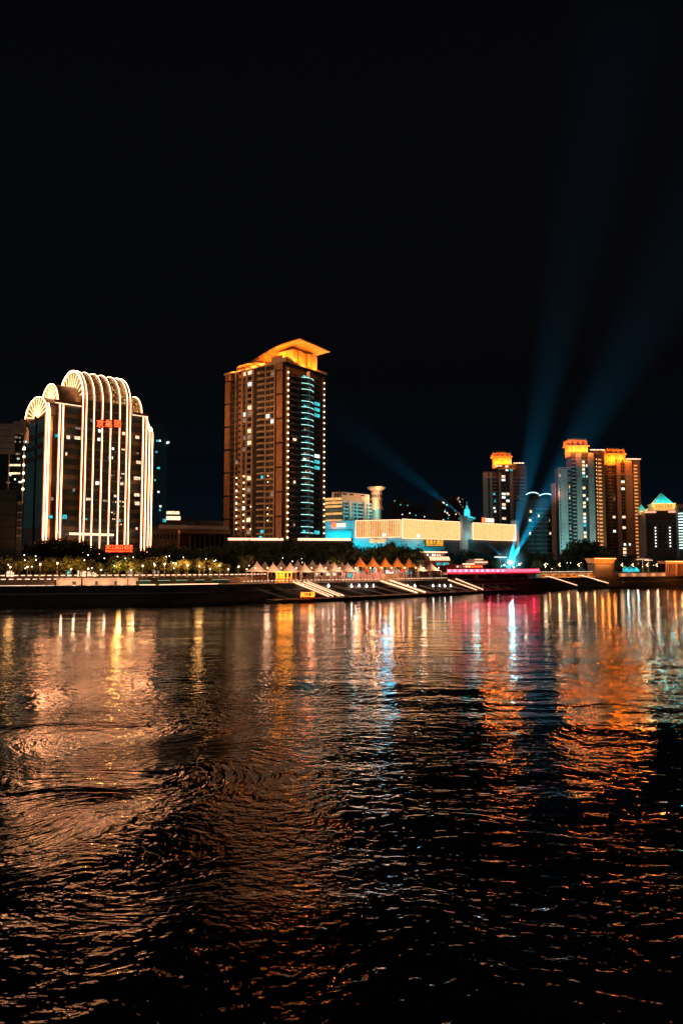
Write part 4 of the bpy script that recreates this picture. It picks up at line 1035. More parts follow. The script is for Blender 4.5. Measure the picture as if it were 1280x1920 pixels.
# --- pyramid-roofed building
f = Face.px(1212, 560, -10)
t5 = thing('pyramid_roofed_block', 'dark brown block with a teal glass pyramid roof on an amber base', 'building', f.P(0, 0, GZ))
part('wall', t5, mat('umber_wall', (.10, .05, .035), .8, 0, .2, .2), lambda b: b.fb(f, 0, f.s(1290), -26, 0, GZ, f.z(1210, 958)))
part('cornice', t5, mat('umber_cornice', (.16, .09, .06), .8), lambda b: b.fb(f, -.4, f.s(1290), -.4, .7, f.z(1210, 979), f.z(1210, 976)))
part('parapet_light', t5, emis('salmon_light', (1, .45, .3), 1.1), lambda b: b.fb(f, f.s(1211), f.s(1232), -.6, .5, f.z(1210, 962), f.z(1210, 958.5)))
part('parapet_light', t5, emis('salmon_light', (1, .45, .3)), lambda b: b.fb(f, f.s(1255), f.s(1272), -.6, .5, f.z(1210, 962), f.z(1210, 958.5)))
part('terrace_rim', t5, amber, lambda b: b.fb(f, f.s(1218), f.s(1275), -14, -3, f.z(1210, 958), f.z(1210, 953)))
sA, sB = f.s(1228), f.s(1271); zb = f.z(1228, 953)
part('lantern_base', t5, amber, lambda b: (b.fb(f, sA, sB, -19, -3.5, zb, f.z(1228, 945)), b.fb(f, sA - .6, sB + .6, -19.5, -2.9, f.z(1228, 945), f.z(1228, 943))))
part('base_openings', t5, mat('lantern_slot', (.25, .08, .02)), lambda b: [b.fb(f, sA + 2 + i * 2.2, sA + 2.9 + i * 2.2, -3.45, -3.3, zb + .8, zb + 2.2) for i in range(6)])
teal_roof = mat('teal_roof_glass', (.12, .50, .46), .5, 0, .15, .4)
def pyr(f, s0, s1, o0, o1, z0_, z1_):
    def fn(b): b.add([f.P(s0, o1, z0_), f.P(s1, o1, z0_), f.P(s1, o0, z0_), f.P(s0, o0, z0_), f.P((s0 + s1) / 2, (o0 + o1) / 2, z1_)], [(3, 2, 1, 0), (0, 1, 4), (1, 2, 4), (2, 3, 4), (3, 0, 4)])
    return fn
part('pyramid_roof', t5, teal_roof, pyr(f, f.s(1231), f.s(1268), -18, -4.5, f.z(1228, 942.8), f.z(1228, 921)))
part('pyramid_roof', t5, teal_roof, pyr(f, f.s(1206) , f.s(1220), -19, -12, f.z(1228, 954), f.z(1228, 941)))
part('lantern_base', t5, amber, lambda b: b.fb(f, f.s(1207), f.s(1217), -18, -12.5, f.z(1228, 962), f.z(1228, 954)))
for px in (1232, 1250, 1268): lamp('amber_floodlight', 'POINT', f.P(f.s(px), -1.0, f.z(px, 948)), 900, (1, .38, .06), t5, radius=.5)
for px in (1236, 1262): lamp('teal_floodlight', 'POINT', f.P(f.s(px), -1, f.z(px, 934)), 2600, (.1, .9, .85), t5, radius=.5)
lamp('amber_floodlight', 'POINT', f.P(f.s(1208), -8, f.z(px, 958)), 1200, (1, .4, .08), t5, radius=.5)
lamp('teal_floodlight', 'POINT', f.P(f.s(1212), -6, f.z(px, 945)), 1500, (.1, .9, .85), t5, radius=.5)
rp = Reps(t5); rnd = random.Random(25)
cols(t5, rp, f, [(1228, 1231.5, 'lampcol', dict(r=1.1, d=.4, lit=emis('pale_wall_lamp', (.8, .9, .85), 4))), (1255, 1258.5, 'lampcol', dict(r=1.1, d=.4, lit=emis('pale_wall_lamp', (.8, .9, .85), 4))),
                 (1214, 1219, 'win', dict(m=brown, n=1, glow=0)), (1221, 1226, 'win', dict(m=brown, n=1, glow=0)), (1234, 1241, 'win', dict(m=brown, glow=.03)), (1244, 1251, 'win', dict(m=brown, glow=.03)), (1261, 1269, 'win', dict(m=brown, glow=.03))], f.z(1228, 1027), f.z(1228, 981), 2.35, rnd)
rp.flush()
f = Face.px(1274, 540, -18)
t6 = thing('striped_light_block', 'building at the right edge with a stack of short white light bars', 'building', f.P(0, 0, GZ))
part('wall', t6, dgrey, lambda b: b.fb(f, 0, 20, -16, 0, GZ, f.z(1272, 952)))
part('roof_block', t6, mat('salmon_wall', (.6, .3, .2)), lambda b: b.fb(f, f.s(1272), 20, -16, .6, f.z(1272, 952), f.z(1272, 946)))
for i in range(13): part('light_bar', t6, emis('bar_pale', (.65, .95, .9), 3.0), lambda b: b.fb(f, f.s(1273.5), f.s(1273.5) + 5, .05, .6, f.z(1272, 1028.5 - i * 5.4), f.z(1272, 1027 - i * 5.4)))
# ================================================================ trees
ORD = ['first', 'second', 'third', 'fourth', 'fifth', 'sixth', 'seventh', 'eighth', 'ninth', 'tenth', 'eleventh', 'twelfth', 'thirteenth', 'fourteenth', 'fifteenth', 'sixteenth', 'seventeenth', 'eighteenth', 'nineteenth', 'twentieth'] + ['twenty-' + x for x in ('first', 'second', 'third', 'fourth', 'fifth', 'sixth', 'seventh', 'eighth', 'ninth')]
ORD += ['thirtieth'] + ['thirty-' + x for x in ('first', 'second', 'third', 'fourth', 'fifth', 'sixth', 'seventh', 'eighth', 'ninth')]
ORD += ['fortieth'] + ['forty-' + x for x in ('first', 'second', 'third', 'fourth', 'fifth', 'sixth', 'seventh', 'eighth', 'ninth')]
def leafmat(name, c0, c1):
    m = bpy.data.materials.new(name); m.use_nodes = True; t = m.node_tree; b = t.nodes['Principled BSDF']
    tc = t.nodes.new('ShaderNodeTexCoord'); n = t.nodes.new('ShaderNodeTexNoise'); n.inputs['Scale'].default_value = 1.6; n.inputs['Detail'].default_value = 3
    r = t.nodes.new('ShaderNodeValToRGB'); r.color_ramp.elements[0].position = .35; r.color_ramp.elements[1].position = .68
    r.color_ramp.elements[0].color = (*c0, 1); r.color_ramp.elements[1].color = (*c1, 1)
    t.links.new(tc.outputs['Object'], n.inputs['Vector']); t.links.new(n.outputs['Fac'], r.inputs['Fac']); t.links.new(r.outputs[0], b.inputs['Base Color'])
    b.inputs['Roughness'].default_value = .55
    return m
leaf_dark = leafmat('leaf_dark_green', (.016, .028, .012), (.045, .07, .025))  # darkened leaf colour for the row no lamp reaches
leaf_front = leafmat('leaf_olive_green', (.03, .042, .012), (.15, .14, .04))  # yellowed, blotchy leaves: part of the lamp light is in the colour
bark = mat('bark', (.12, .085, .06), .9, 0, .3, 2.0, .3)
def tree_proto(h, wd, seed, lm, nl, ls, lo=.42):
    r = random.Random(seed)
    t = thing('tree', 'tree', 'tree', (0, 0, 0))
    b = MB().use(bark)
    th_ = h * .42
    b.tube([(0, 0, -.3), (.1 * r.uniform(-1, 1), .1, th_ * .5), (.2 * r.uniform(-1, 1), 0, th_)], .035 * h, 7, .02 * h)
    blobs = []
    nb = 8 + int(wd)
    for i in range(nb):
        a = i * 2.4 + r.uniform(-.4, .4); rr = wd * .5 * math.sqrt((i + .5) / nb) * r.uniform(.6, .95); z = h * r.uniform(lo, .84) * (1 - .18 * (rr / (wd * .5)) ** 2)
        c = Vector((rr * math.cos(a), rr * math.sin(a), z)); blobs.append((c, wd * r.uniform(.15, .25)))
        if i % 2 == 0: b.tube([(0, 0, th_ * r.uniform(.6, 1)), c * .5 + Vector((0, 0, th_ * .5)), c], .013 * h, 5, .004 * h)
    b.build('trunk', t)
    L_ = MB().use(lm)
    vs, fs = [], []
    for i in range(nl):
        c, br = blobs[r.randrange(nb)]
        d = Vector((r.gauss(0, 1), r.gauss(0, 1), r.gauss(0, .8))); d.normalize()
        p = c + d * br * r.uniform(.55, 1.12)
        if r.random() < .07: p = c + d * br * r.uniform(1.1, 1.45)
        u = Vector((r.gauss(0, 1), r.gauss(0, 1), r.gauss(0, 1))).normalized(); v = u.cross(d + Vector((.01, 0, .02))).normalized()
        k = len(vs); s = ls * r.uniform(.6, 1.3)
        vs += [p - u * s, p + v * s * .55, p + u * s, p - v * s * .55]; fs.append((k, k + 1, k + 2, k + 3))
    L_.add(vs, fs); me = bpy.data.meshes.new('crown'); me.from_pydata([tuple(x) for x in L_.v], [], L_.f); me.materials.append(lm)
    o = bpy.data.objects.new('crown', me); COL.objects.link(o); o.parent = t
    return t
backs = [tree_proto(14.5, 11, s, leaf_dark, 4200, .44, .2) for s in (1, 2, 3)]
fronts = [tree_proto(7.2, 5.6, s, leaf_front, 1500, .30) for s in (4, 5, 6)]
used = set()
def place(pool, k, loc, label, sc, group, rot):
    o = pool[k % len(pool)]
    if o.name in used: o = copy_thing(o, loc, label)
    else: used.add(o.name); o['label'] = label; o.location = loc
    o['group'] = group; o.scale = (sc, sc, sc * 1.0); o.rotation_euler = (0, 0, rot)
    return o
r = random.Random(9)
# (px, py of the tree top, distance)
BACK = [(-10, 1040, 268), (18, 1037, 270), (44, 1036, 268), (66, 1012, 272), (92, 1004, 275), (118, 1003, 272), (146, 1012, 274), (172, 1019, 276), (198, 1024, 280), (232, 1028, 280), (262, 1025, 282), (290, 1020, 284), (318, 1017, 286),
        (346, 1022, 290), (372, 1024, 292), (398, 1022, 294), (428, 1017, 298), (454, 1013, 302), (482, 1013, 304), (510, 1016, 308), (538, 1012, 310), (566, 1015, 312), (594, 1014, 314), (622, 1018, 316), (650, 1017, 318),
        (678, 1021, 320), (704, 1022, 322), (728, 1015, 324), (752, 1018, 326), (774, 1023, 328),
        (838, 1030, 420), (862, 1026, 425), (890, 1029, 428), (918, 1032, 430), (978, 1030, 435), (1002, 1031, 437), (1026, 1036, 440),
        (1060, 1024, 452), (1082, 1011, 456), (1106, 1011, 460), (1130, 1022, 464), (1156, 1036, 470), (1182, 1038, 474), (1208, 1041, 478), (1234, 1040, 484), (1260, 1042, 488), (1288, 1040, 492)]
for i, (px, py, d) in enumerate(BACK):
    h = PZ(py, d) - 8.0; sc = max(.5, h / 14.0)
    place(backs, i, G(px, d, 8.0), 'dark tall tree of the unlit back row, %s counted from the left edge' % ORD[i], sc, 'tall dark trees behind the promenade', r.uniform(0, 6.28))
FR = []
px = -12
while px < 470:
    FR.append((px, r.uniform(1037, 1056), interp(UPPER, px) + r.uniform(6, 12))); px += r.uniform(12, 26)
FR += [(492, 1041, 306), (520, 1040, 308), (548, 1042, 311), (580, 1043, 313), (612, 1042, 315), (640, 1045, 317), (930, 1050, 412), (1006, 1049, 418)]
FR[0:0] = []
FR.append((222, 1037, 254))
FR.sort()
for i, (px, py, d) in enumerate(FR):
    h = PZ(py, d) - 8.0
    place(fronts, i, G(px, d, 8.0), 'small olive tree of the lamp-lit front row, %s counted from the left edge' % ORD[i], h / 7.0, 'small lit trees along the promenade', r.uniform(0, 6.28))

# ================================================================ promenade railing with light bars
steel = mat('railing_steel', (.35, .30, .27), .5, .3, .1, 1)
def railing(name, label, pts, z, pitch, bar, lit, posts=True):
    t = thing(name, label, 'railing', Vector((pts[0].x, pts[0].y, z)))
    total = []
    for a, c in zip(pts, pts[1:]):
        n = max(1, int((c - a).length / pitch)); total += [(a.lerp(c, i / n), a.lerp(c, (i + 1) / n)) for i in range(n)]
    b = MB().use(steel)
    for a, c in zip(pts, pts[1:]):
        for h in (.35, 1.12): b.tube([(a.x, a.y, z + h), (c.x, c.y, z + h)], .045, 4)
    b.build('rail', t)
    pm = MB().use(steel); pm.tube([(0, 0, 0), (0, 0, 1.15)], .06, 5); me = pm.mesh('post')
    for i, (a, c) in enumerate(total[:100]):
        o = bpy.data.objects.new('post', me); COL.objects.link(o); o.parent = t; o.location = (a.x - t.location.x, a.y - t.location.y, 0)
        if bar:
            m = a.lerp(c, .5); b = MB().use(lit); u = (c - a) * bar / 2; k = Vector((-u.y, u.x, 0)).normalized() * .06
            b.hexa([Vector((*(p.xy), z + zz)) for zz in (.72, .98) for p in (m - u - k, m + u - k, m + u + k, m - u + k)]); b.build('light_bar', t)
    return t
up = lambda x, dd=.25: G(x, interp(UPPER, x) + dd)
railing('promenade_railing', 'long railing with glowing dashes running below the lit trees at left', [up(x) for x in (-40, 0, 100, 200, 300, 380, 440, 500)], 8.25, 1.95, .62, neon_soft)
railing('ramp_railing', 'short lower railing with glowing dashes at the bottom left edge', [G(x, interp(UPPER, x) - 2.2) for x in (-30, 0, 60, 112)], 7.1, 1.95, .62, lit_warm)
part_ = lambda *a, **k: None
rmp = thing('promenade_ramp', 'orange lit sloping ramp wall at the left edge above the quay', 'ramp', G(40, 232, 6))
def rampf(b):
    P = [G(x, interp(UPPER, x) - 2.6) for x in (-60, 106)]; Q_ = [G(x, interp(UPPER, x) - .1) for x in (-60, 106)]
    b.add([(P[0].x, P[0].y, 6.0), (P[1].x, P[1].y, 6.0), (P[1].x, P[1].y, 7.2), (P[0].x, P[0].y, 6.8), (Q_[0].x, Q_[0].y, 6.0), (Q_[1].x, Q_[1].y, 6.0), (Q_[1].x, Q_[1].y, 7.2), (Q_[0].x, Q_[0].y, 6.8)],
          [(0, 1, 2, 3), (4, 7, 6, 5), (3, 2, 6, 7), (0, 3, 7, 4), (1, 5, 6, 2)])
part('ramp_body', rmp, mat('ramp_plaster', (.45, .27, .17), .75, 0, .15, .6), rampf)
# bright parapet blocks
for k, (a, c) in enumerate(((107, 153), (156, 240), (241.5, 260))):
    f = Face.two(a, interp(UPPER, a) - 3.5, c, interp(UPPER, c) - 3.5)
    t = thing('lit_parapet', 'warmly lit plaster parapet block on the left quay, %s of three' % ORD[k], 'wall', f.P(0, 0, 6), 'lit plaster parapets on the quay')
    pl = mat('parapet_plaster', (.70, .52, .38), .7, 0, .15, .5, .1)
    part('wall', t, pl, lambda b: b.fb(f, 0, f.s(c), -2, 0, 6.02, 8.1))
    part('coping', t, mat('coping_stone', (.6, .5, .42), .7), lambda b: b.fb(f, -.1, f.s(c) + .1, -2.1, .15, 8.1, 8.28))
    r2 = random.Random(k)
    for i in range(2): s = r2.uniform(.2, .8) * f.s(c); part('niche', t, dgrey, lambda b: b.fb(f, s, s + .7, .01, .12, 6.1, 7.2))
    for s in [f.s(c) * (j + .5) / max(1, int(f.s(c) / 3.5)) for j in range(max(1, int(f.s(c) / 3.5)))]:
        lamp('ground_washer', 'POINT', f.P(s, 2.6, 6.5), 330, (1, .60, .36), t, radius=.3)
for k, (a, c) in enumerate(((262, 283), (297, 320), (331, 352), (366, 384), (398, 430))):
    f = Face.two(a, interp(UPPER, a) - 2.5, c, interp(UPPER, c) - 2.5)
    t = thing('glass_balustrade', 'green glass balustrade panel with a pale lit cap on the quay, %s from the left' % ORD[k], 'balustrade', f.P(0, 0, 6), 'green glass balustrades on the quay')
    part('panel', t, mat('green_glass', (.05, .22, .14), .2, 0, .4, .6), lambda b: b.fb(f, 0, f.s(c), -.1, 0, 6.05, 7.3))
    part('cap', t, emis('cap_pale', (.75, .8, .45), .7), lambda b: b.fb(f, 0, f.s(c), -.15, .05, 7.3, 7.45))
for a, c in ((262, 292), (300, 410)):
    f = Face.two(a, interp(QUAY, a) + .5, c, interp(QUAY, c) + .5)
    tag(part('quay_edge_light', None, neon_soft, lambda b: b.fb(f, 0, f.s(c), -.15, 0, 6.03, 6.28)), 'thin glowing strip along the quay edge below the green glass, %s run' % ('short left' if a < 280 else 'long right'), 'light strip', 'quay edge light strips')
f = Face.two(-60, interp(QUAY, -60) + .5, 104, interp(QUAY, 104) + .5)
tag(part('quay_edge_light', None, lit_warm, lambda b: b.fb(f, 0, f.s(104), -.15, 0, 6.03, 6.2)), 'lamp-lit kerb drawn as a thin peach glowing strip below the ramp at the left', 'light strip', 'quay edge light strips')  # lamp light on the kerb, put in as an emissive strip

# ================================================================ promenade lamps
def lamp_post(h, kind):
    t = thing('lamp_post', '', 'street lamp', (0, 0, 0))
    b = MB().use(mat('lamp_pole', (.4, .36, .33), .5)); b.lathe((0, 0, 0), [(.22, 0), (.2, .3), (.08, .4), (.06, h)], 8); b.build('pole', t)
    b = MB().use(bulb)
    if kind == 'globe': b.ball((0, 0, h + .35), .27, 10)
    else:
        for z in (0, .7, 1.4): b.ball((.35 * (-1) ** int(z * 2), 0, h - z), .22, 8)
    b.build('globe', t)
    lamp('glow', 'POINT', (0, 0, h + .35 - .0 + .55), 800, (1, .46, .13), None, radius=1.1).parent = t
    return t
lp = lamp_post(3.4, 'globe'); usedl = False
LG = []
xs_l = [20, 52, 76, 108, 134, 166, 190, 246, 268, 290, 309, 330, 352, 374, 394, 412, 428, 447, 463, 500, 540, 585, 625]
for i, px in enumerate(xs_l):
    d = interp(UPPER, px) + 3.2 + (i % 2) * 2.5; lab = 'globe lamp glowing among the promenade trees, %s counted from the left edge' % ORD[i]
    if not usedl: lp.location = G(px, d, 8); lp['label'] = lab; lp['group'] = 'globe lamps under the promenade trees'; usedl = True
    else:
        c_ = copy_thing(lp, G(px, d, 8), lab); k_h = random.uniform(.75, 1.35); c_.scale = (1, 1, k_h)
        for g_ in c_.children:
            if g_.type == 'LIGHT': g_.data = g_.data.copy(); g_.data.energy = 3600 if px in (134, 309, 330, 352, 394, 412) else random.choice((60, 200, 600, 1200)); g_.visible_glossy = g_.data.energy < 2000 and random.random() < .55
lp2 = lamp_post(5.6, 'cluster'); lp2['group'] = 'clustered lamps on the right promenade'
for ch in lp2.children:
    if ch.type == 'LIGHT': ch.data.energy = 600; ch.data.shadow_soft_size = 1.0; ch.location.z += 0; ch.data.color = (1, .62, .35)
for i, px in enumerate((1021, 1048, 1084, 1165, 1230, 1185, 1212)):
    d = interp(UPPER, px) + 3; lab = 'tall lamp with stacked white globes on the right promenade, %s from the bridge' % ORD[(0, 1, 2, 3, 6, 4, 5)[i]]
    if i == 0: lp2.location = G(px, d, 8); lp2['label'] = lab
    else: copy_thing(lp2, G(px, d, 8), lab)
lamp('tree_uplight', 'POINT', G(223, 249, 12), 2600, (1, .66, .12), rs, radius=.4)
# loose bright bulbs strung in the trees
bl = MB().use(bulbw); bl.ball((0, 0, 0), .13, 6); me_b = bl.mesh('string_bulb')
r = random.Random(31)
spots = [(196, 1047), (199, 1045), (203, 1042), (235, 1047), (239, 1045), (243, 1042), (250, 1045)]
spots += [(r.uniform(2, 470), r.uniform(1040, 1066)) for _ in range(70)] + [(r.uniform(470, 790), r.uniform(1040, 1056)) for _ in range(26)] + [(r.uniform(960, 1110), r.uniform(1050, 1066)) for _ in range(22)] + [(r.uniform(1155, 1240), r.uniform(1048, 1064)) for _ in range(10)]
lights = thing('string_lights', 'scattered small white bulbs strung through the promenade trees', 'string lights', G(300, 250, 8))
for (px, py) in spots[::3]:
    d = interp(UPPER, px) + (4 if px < 470 else 6)
    o = bpy.data.objects.new('bulb', me_b); COL.objects.link(o); o.parent = lights; o.location = G(px, d, PZ(py, d)) - lights.location

# shop fronts seen under the trees
for k, (a, c, m_) in enumerate(((116, 132, lit_teal), (145, 182, lit_warm), (187, 214, lit_dim), (236, 266, lit_dim), (286, 300, lit_dim), (12, 28, lit_warm))):
    f = Face.two(a, interp(UPPER, a) + 11, c, interp(UPPER, c) + 11)
    t = thing('shop_kiosk', 'small lit kiosk behind the left railing under the trees, %s from the left' % ORD[(1, 2, 3, 4, 5, 0)[k]], 'kiosk', f.P(0, 0, 8), 'kiosks under the trees'); S = f.s(c)
    part('wall', t, brown, lambda b: b.fb(f, 0, S, -3, -.2, 8, 11))
    part('roof', t, dgrey, lambda b: b.fb(f, -.3, S + .3, -3.3, .5, 11, 11.2))
    n = max(2, int(S / 1.3))
    for i in range(n): part('window', t, r.choice([m_, m_, glass]), lambda b: b.fb(f, S * (i + .1) / n, S * (i + .9) / n, -.19, -.1, 8.6, 10.6))
f = Face.two(107, 245, 118, 246)

# ================================================================ tensile tents
def tent(wd, hh, rise, m_):
    t = thing('canopy_tent', '', 'tent', (0, 0, 0))
    n, m2 = 16, 7; vs = []
    for j in range(m2 + 1):
        q_ = j / m2
        for i in range(n):
            a = 6.28319 * i / n; R_ = wd / 2 * (abs(math.cos(a)) ** 2.6 + abs(math.sin(a)) ** 2.6) ** (-1 / 2.6)
            z = hh + rise * (1 - q_) ** 1.4 + .18 * q_ * abs(math.sin(2 * a))
            rr = R_ * (.02 + .98 * q_); vs.append((rr * math.cos(a), rr * math.sin(a), z))
    b = MB().use(m_); k = len(vs)
    top = vs; bot = [(x, y, z - .05) for x, y, z in vs]
    fs = [(j * n + i, j * n + (i + 1) % n, (j + 1) * n + (i + 1) % n, (j + 1) * n + i) for j in range(m2) for i in range(n)]
    b.add(top + bot, fs + [tuple(k + x for x in f_) for f_ in fs] + [(m2 * n + i, m2 * n + (i + 1) % n, k + m2 * n + (i + 1) % n, k + m2 * n + i) for i in range(n)] + [tuple(range(n))])
    b.build('canopy', t)
    b = MB().use(m_); b.lathe((0, 0, hh + rise - .05), [(.2, 0), (.12, .25), (.03, .45)], 8); b.build('finial', t)
    for sx in (-1, 1):
        for sy in (-1, 1): part('pole', t, mat('pole_white', (.7, .62, .56), .5), lambda b: b.tube([(sx * wd * .40, sy * wd * .40, 0), (sx * wd * .40, sy * wd * .40, hh + .12)], .11, 6))
    return t
cloth = mat('tent_cloth_cream', (.62, .50, .43), .8, 0, .08, .5); cloth2 = mat('tent_cloth_orange', (.66, .27, .08), .8, 0, .08, .5)
tA = tent(7.4, 3.7, 3.3, cloth); tB = tent(6.4, 5.0, 3.4, cloth2)
TA = [(482, 1054, 276), (512, 1053, 278), (544, 1053, 281), (571, 1054, 284), (600, 1054, 287), (627, 1054, 291), (652, 1055, 295), (497, 1051, 289), (528, 1051, 291), (558, 1051, 294), (586, 1051, 297), (614, 1051, 300), (641, 1052, 303), (787, 1054, 328), (808, 1054, 333)]
for i, (px, py, d) in enumerate(TA):
    row = [x for x in TA if (x[1] == 1051 or x == (641, 1052, 303)) == (py == 1051 or (px, py, d) == (641, 1052, 303))]; lab = 'cream peaked canopy tent in the %s row of the terrace, %s from the left' % ('back' if len(row) == 6 else 'front', ORD[row.index((px, py, d))])
    o = tA if i == 0 else copy_thing(tA, G(px, d, 6)); o.location = G(px, d, 6); o['label'] = lab; o['group'] = 'cream canopy tents on the terrace'
    k_t = random.uniform(.93, 1.07); o.scale = (k_t, k_t, (PZ(py, d) - 6) / 7.3 * random.uniform(.95, 1.04)); o.rotation_euler = (0, 0, R(28 + random.uniform(-7, 7)))
    lamp('tent_light', 'POINT', G(px, d, 9.2), 55, (1, .60, .42), o, radius=.5) if 0 else None
TB = [(675, 1044, 308), (699, 1044, 311), (722, 1045, 314), (745, 1045, 317), (767, 1046, 320)]
for i, (px, py, d) in enumerate(TB):
    lab = 'orange peaked canopy tent of the raised back row, %s from the left' % ORD[i]
    o = tB if i == 0 else copy_thing(tB, G(px, d, 6)); o.location = G(px, d, 6); o['label'] = lab; o['group'] = 'orange canopy tents above the terrace'
    o.scale = (1.0, 1.0, (PZ(py, d) - 6) / 8.7); o.rotation_euler = (0, 0, R(28))
    lamp('amber_floodlight', 'POINT', o.location + Vector((-3, -5, 5.6)), 520, (1, .40, .10), o, radius=.8)  # unseen lamp added ahead of each tent to brighten its cloth
# lamps on the terrace between the tents: low posts that light the cloth
tl = thing('terrace_lamp', '', 'lamp', (0, 0, 0)); part('post', tl, steel, lambda b: b.tube([(0, 0, 0), (0, 0, 5.2)], .07, 6)); part('globe', tl, bulb, lambda b: b.ball((0, 0, 5.4), .2, 8))
lamp('glow', 'POINT', (0, -.5, 5.9), 1150, (1, .50, .28), tl, radius=1.0)
TL = [(474, 269), (497, 271), (528, 273.5), (558, 276), (587, 280), (614, 283), (640, 287), (665, 291), (690, 299), (712, 302), (734, 305), (757, 309), (776, 320), (798, 325), (820, 331)]
for i, (px, d) in enumerate(TL):
    o = tl if i == 0 else copy_thing(tl, (0, 0, 0)); o.location = G(px + random.uniform(-5, 5), d, 6)
    for g_ in o.children:
        if g_.type == 'LIGHT': g_.visible_glossy = i % 3 == 1; o['label'] = 'slim globe lamp in front of the terrace tents, %s from the left' % ORD[i]; o['group'] = 'globe lamps on the tent terrace'
# pink-lit pavilion wall behind the tents
f = Face.two(585, 306, 760, 329)
pv = thing('terrace_pavilion', 'long pink lit pavilion with columns behind the cream tents', 'building', f.P(0, 0, 6))
pk = mat('pavilion_pink', (.62, .36, .32), .7, 0, .15, .5)
part('wall', pv, pk, lambda b: b.fb(f, f.s(640), f.s(757), -4, 0, 6, 9.4))
part('roof', pv, mat('pavilion_roof', (.5, .4, .35), .7), lambda b: b.fb(f, 0, f.s(760), -5, 1, 12.3, 12.6))
for i in range(17): part('column', pv, white, lambda b: b.fb(f, f.s(587 + i * 10.5), f.s(587 + i * 10.5) + .35, .2, .55, 6, 12.3))
for i in range(15): part('window', pv, r.choice([lit_warm, lit_dim, lit_warm, glass]), lambda b: b.fb(f, f.s(590 + i * 11), f.s(590 + i * 11) + 1.6, .02 if i > 4 else -.2, .12, 9.6 if i > 4 else 7, 12.0 if i > 4 else 9.4))
part('white_sign', pv, emis('white_panel', (1, .9, .85), 1.8), lambda b: b.fb(f, f.s(722), f.s(735), .6, .9, 9.0, 10.4))
part('teal_screen', pv, lit_teal, lambda b: b.fb(f, f.s(651), f.s(660), .6, .8, 7.4, 9.1))
part('ticket_booth', pv, mat('booth_cream', (.7, .6, .4), .7), lambda b: b.fb(f, f.s(713), f.s(741), .6, 3.4, 6, 8.8))
for px in (600, 620, 640, 662, 684, 706, 727, 748): lamp('pavilion_light', 'POINT', f.P(f.s(px), 2.6, 9.6), 330, (1, .42, .32), pv, radius=.3)
for k, px in enumerate((687, 711, 733, 755)):
    p = G(px, 312, 10.3); t = thing('red_lantern', 'red lantern hanging under the orange tents, %s from the left' % ORD[k], 'lantern', p, 'red lanterns under the orange tents')
    part('shade', t, emis('lantern_red', (1, .08, .02), .8), lambda b: b.lathe(p, [(.3, -.7), (.8, -.4), (.95, .1), (.75, .5), (.3, .9)], 12))
    part('cap', t, gold_l, lambda b: b.lathe(p, [(.42, .9), (.42, 1.05), (.05, 1.6)], 10))
    lamp('glow', 'POINT', p + Vector((0, -2.2, 0)), 60, (1, .12, .04), t)
# yellow framed arbour by the terrace
f = Face.two(517, 274, 545, 277)
ar = thing('golden_arbour', 'golden lit timber arbour standing between the cream tents', 'arbour', f.P(0, 0, 6)); gm = mat('arbour_gold', (.75, .48, .12), .6, 0, .1, .6)
S = f.s(545)
for i in range(5): part('post', ar, gm, lambda b: b.fb(f, S * i / 4, S * i / 4 + .35, 0, .35, 6, 9.6))
part('beam', ar, gm, lambda b: (b.fb(f, -.3, S + .6, -.05, .4, 9.6, 10.1), b.fb(f, 0, S, .0, .3, 7.6, 7.85)))
part('back_panel', ar, gm, lambda b: b.fb(f, .5, S * .5, -.3, -.1, 6.2, 9.2))
for i in range(3): lamp('golden_light', 'POINT', f.P(S * (i + .5) / 3, 2.2, 9.0), 700, (1, .30, .025), ar, radius=.9)
def rail_run(name, label, tab, z): return railing(name, label, [G(x, d) for x, d in tab], z, 1.6, .5, lit_warm)
rail_run('terrace_railing', 'pale lit railing along the edge of the tent terrace', [(455, interp(QUAY, 455) + .9), (520, interp(QUAY, 520) + .9), (560, interp(QUAY, 560) + .9), (640, interp(QUAY, 640) + .9), (700, interp(QUAY, 700) + .9), (712, interp(QUAY, 712) + .9)], 6.02)
rail_run('terrace_railing', 'pale lit railing on the terrace edge left of the pink bridge', [(740, interp(QUAY, 740) + .9), (838, interp(QUAY, 838) + .9)], 6.02)
# tables with chairs along the terrace
tb = thing('cafe_table', '', 'table', (0, 0, 0))
part('top', tb, white, lambda b: b.lathe((0, 0, .72), [(.5, 0), (.5, .05)], 12)); part('leg', tb, steel, lambda b: b.lathe((0, 0, 0), [(.3, 0), (.05, .06), (.05, .72)], 8))
ch_ = thing('cafe_chair', '', 'chair', (0, 0, 0)); part('seat', ch_, white, lambda b: b.prism([(-.24, -.24), (.24, -.24), (.24, .24), (-.24, .24)], .42, .48)); part('backrest', ch_, white, lambda b: b.prism([(-.24, .2), (.24, .2), (.24, .25), (-.24, .25)], .48, .95))
for sx in (-.2, .2):
    for sy in (-.2, .2): part('leg', ch_, steel, lambda b: b.tube([(sx, sy, 0), (sx, sy, .42)], .025, 4))
TP = [468, 488, 505, 555, 580, 596, 614, 632, 650, 668, 690, 752, 770, 790, 812]
first = True; nch = 0
for i, px in enumerate(TP):
    d = interp(QUAY, px) + 3.4; p = G(px, d, 6.0)
    o = tb if i == 0 else copy_thing(tb, p); o.location = p; o['label'] = 'small round white table on the tent terrace, %s from the left' % ORD[i]; o['group'] = 'round tables on the terrace'
    for sgn in (-1, 1):
        c = ch_ if first else copy_thing(ch_, p); first = False
        c.location = p + Vector((sgn * .85, .1, 0)); c.rotation_euler = (0, 0, -sgn * 1.57); c['group'] = 'white chairs on the terrace'
        c['label'] = 'white chair on the %s side of the %s round terrace table' % ('left' if sgn < 0 else 'right', ORD[i])

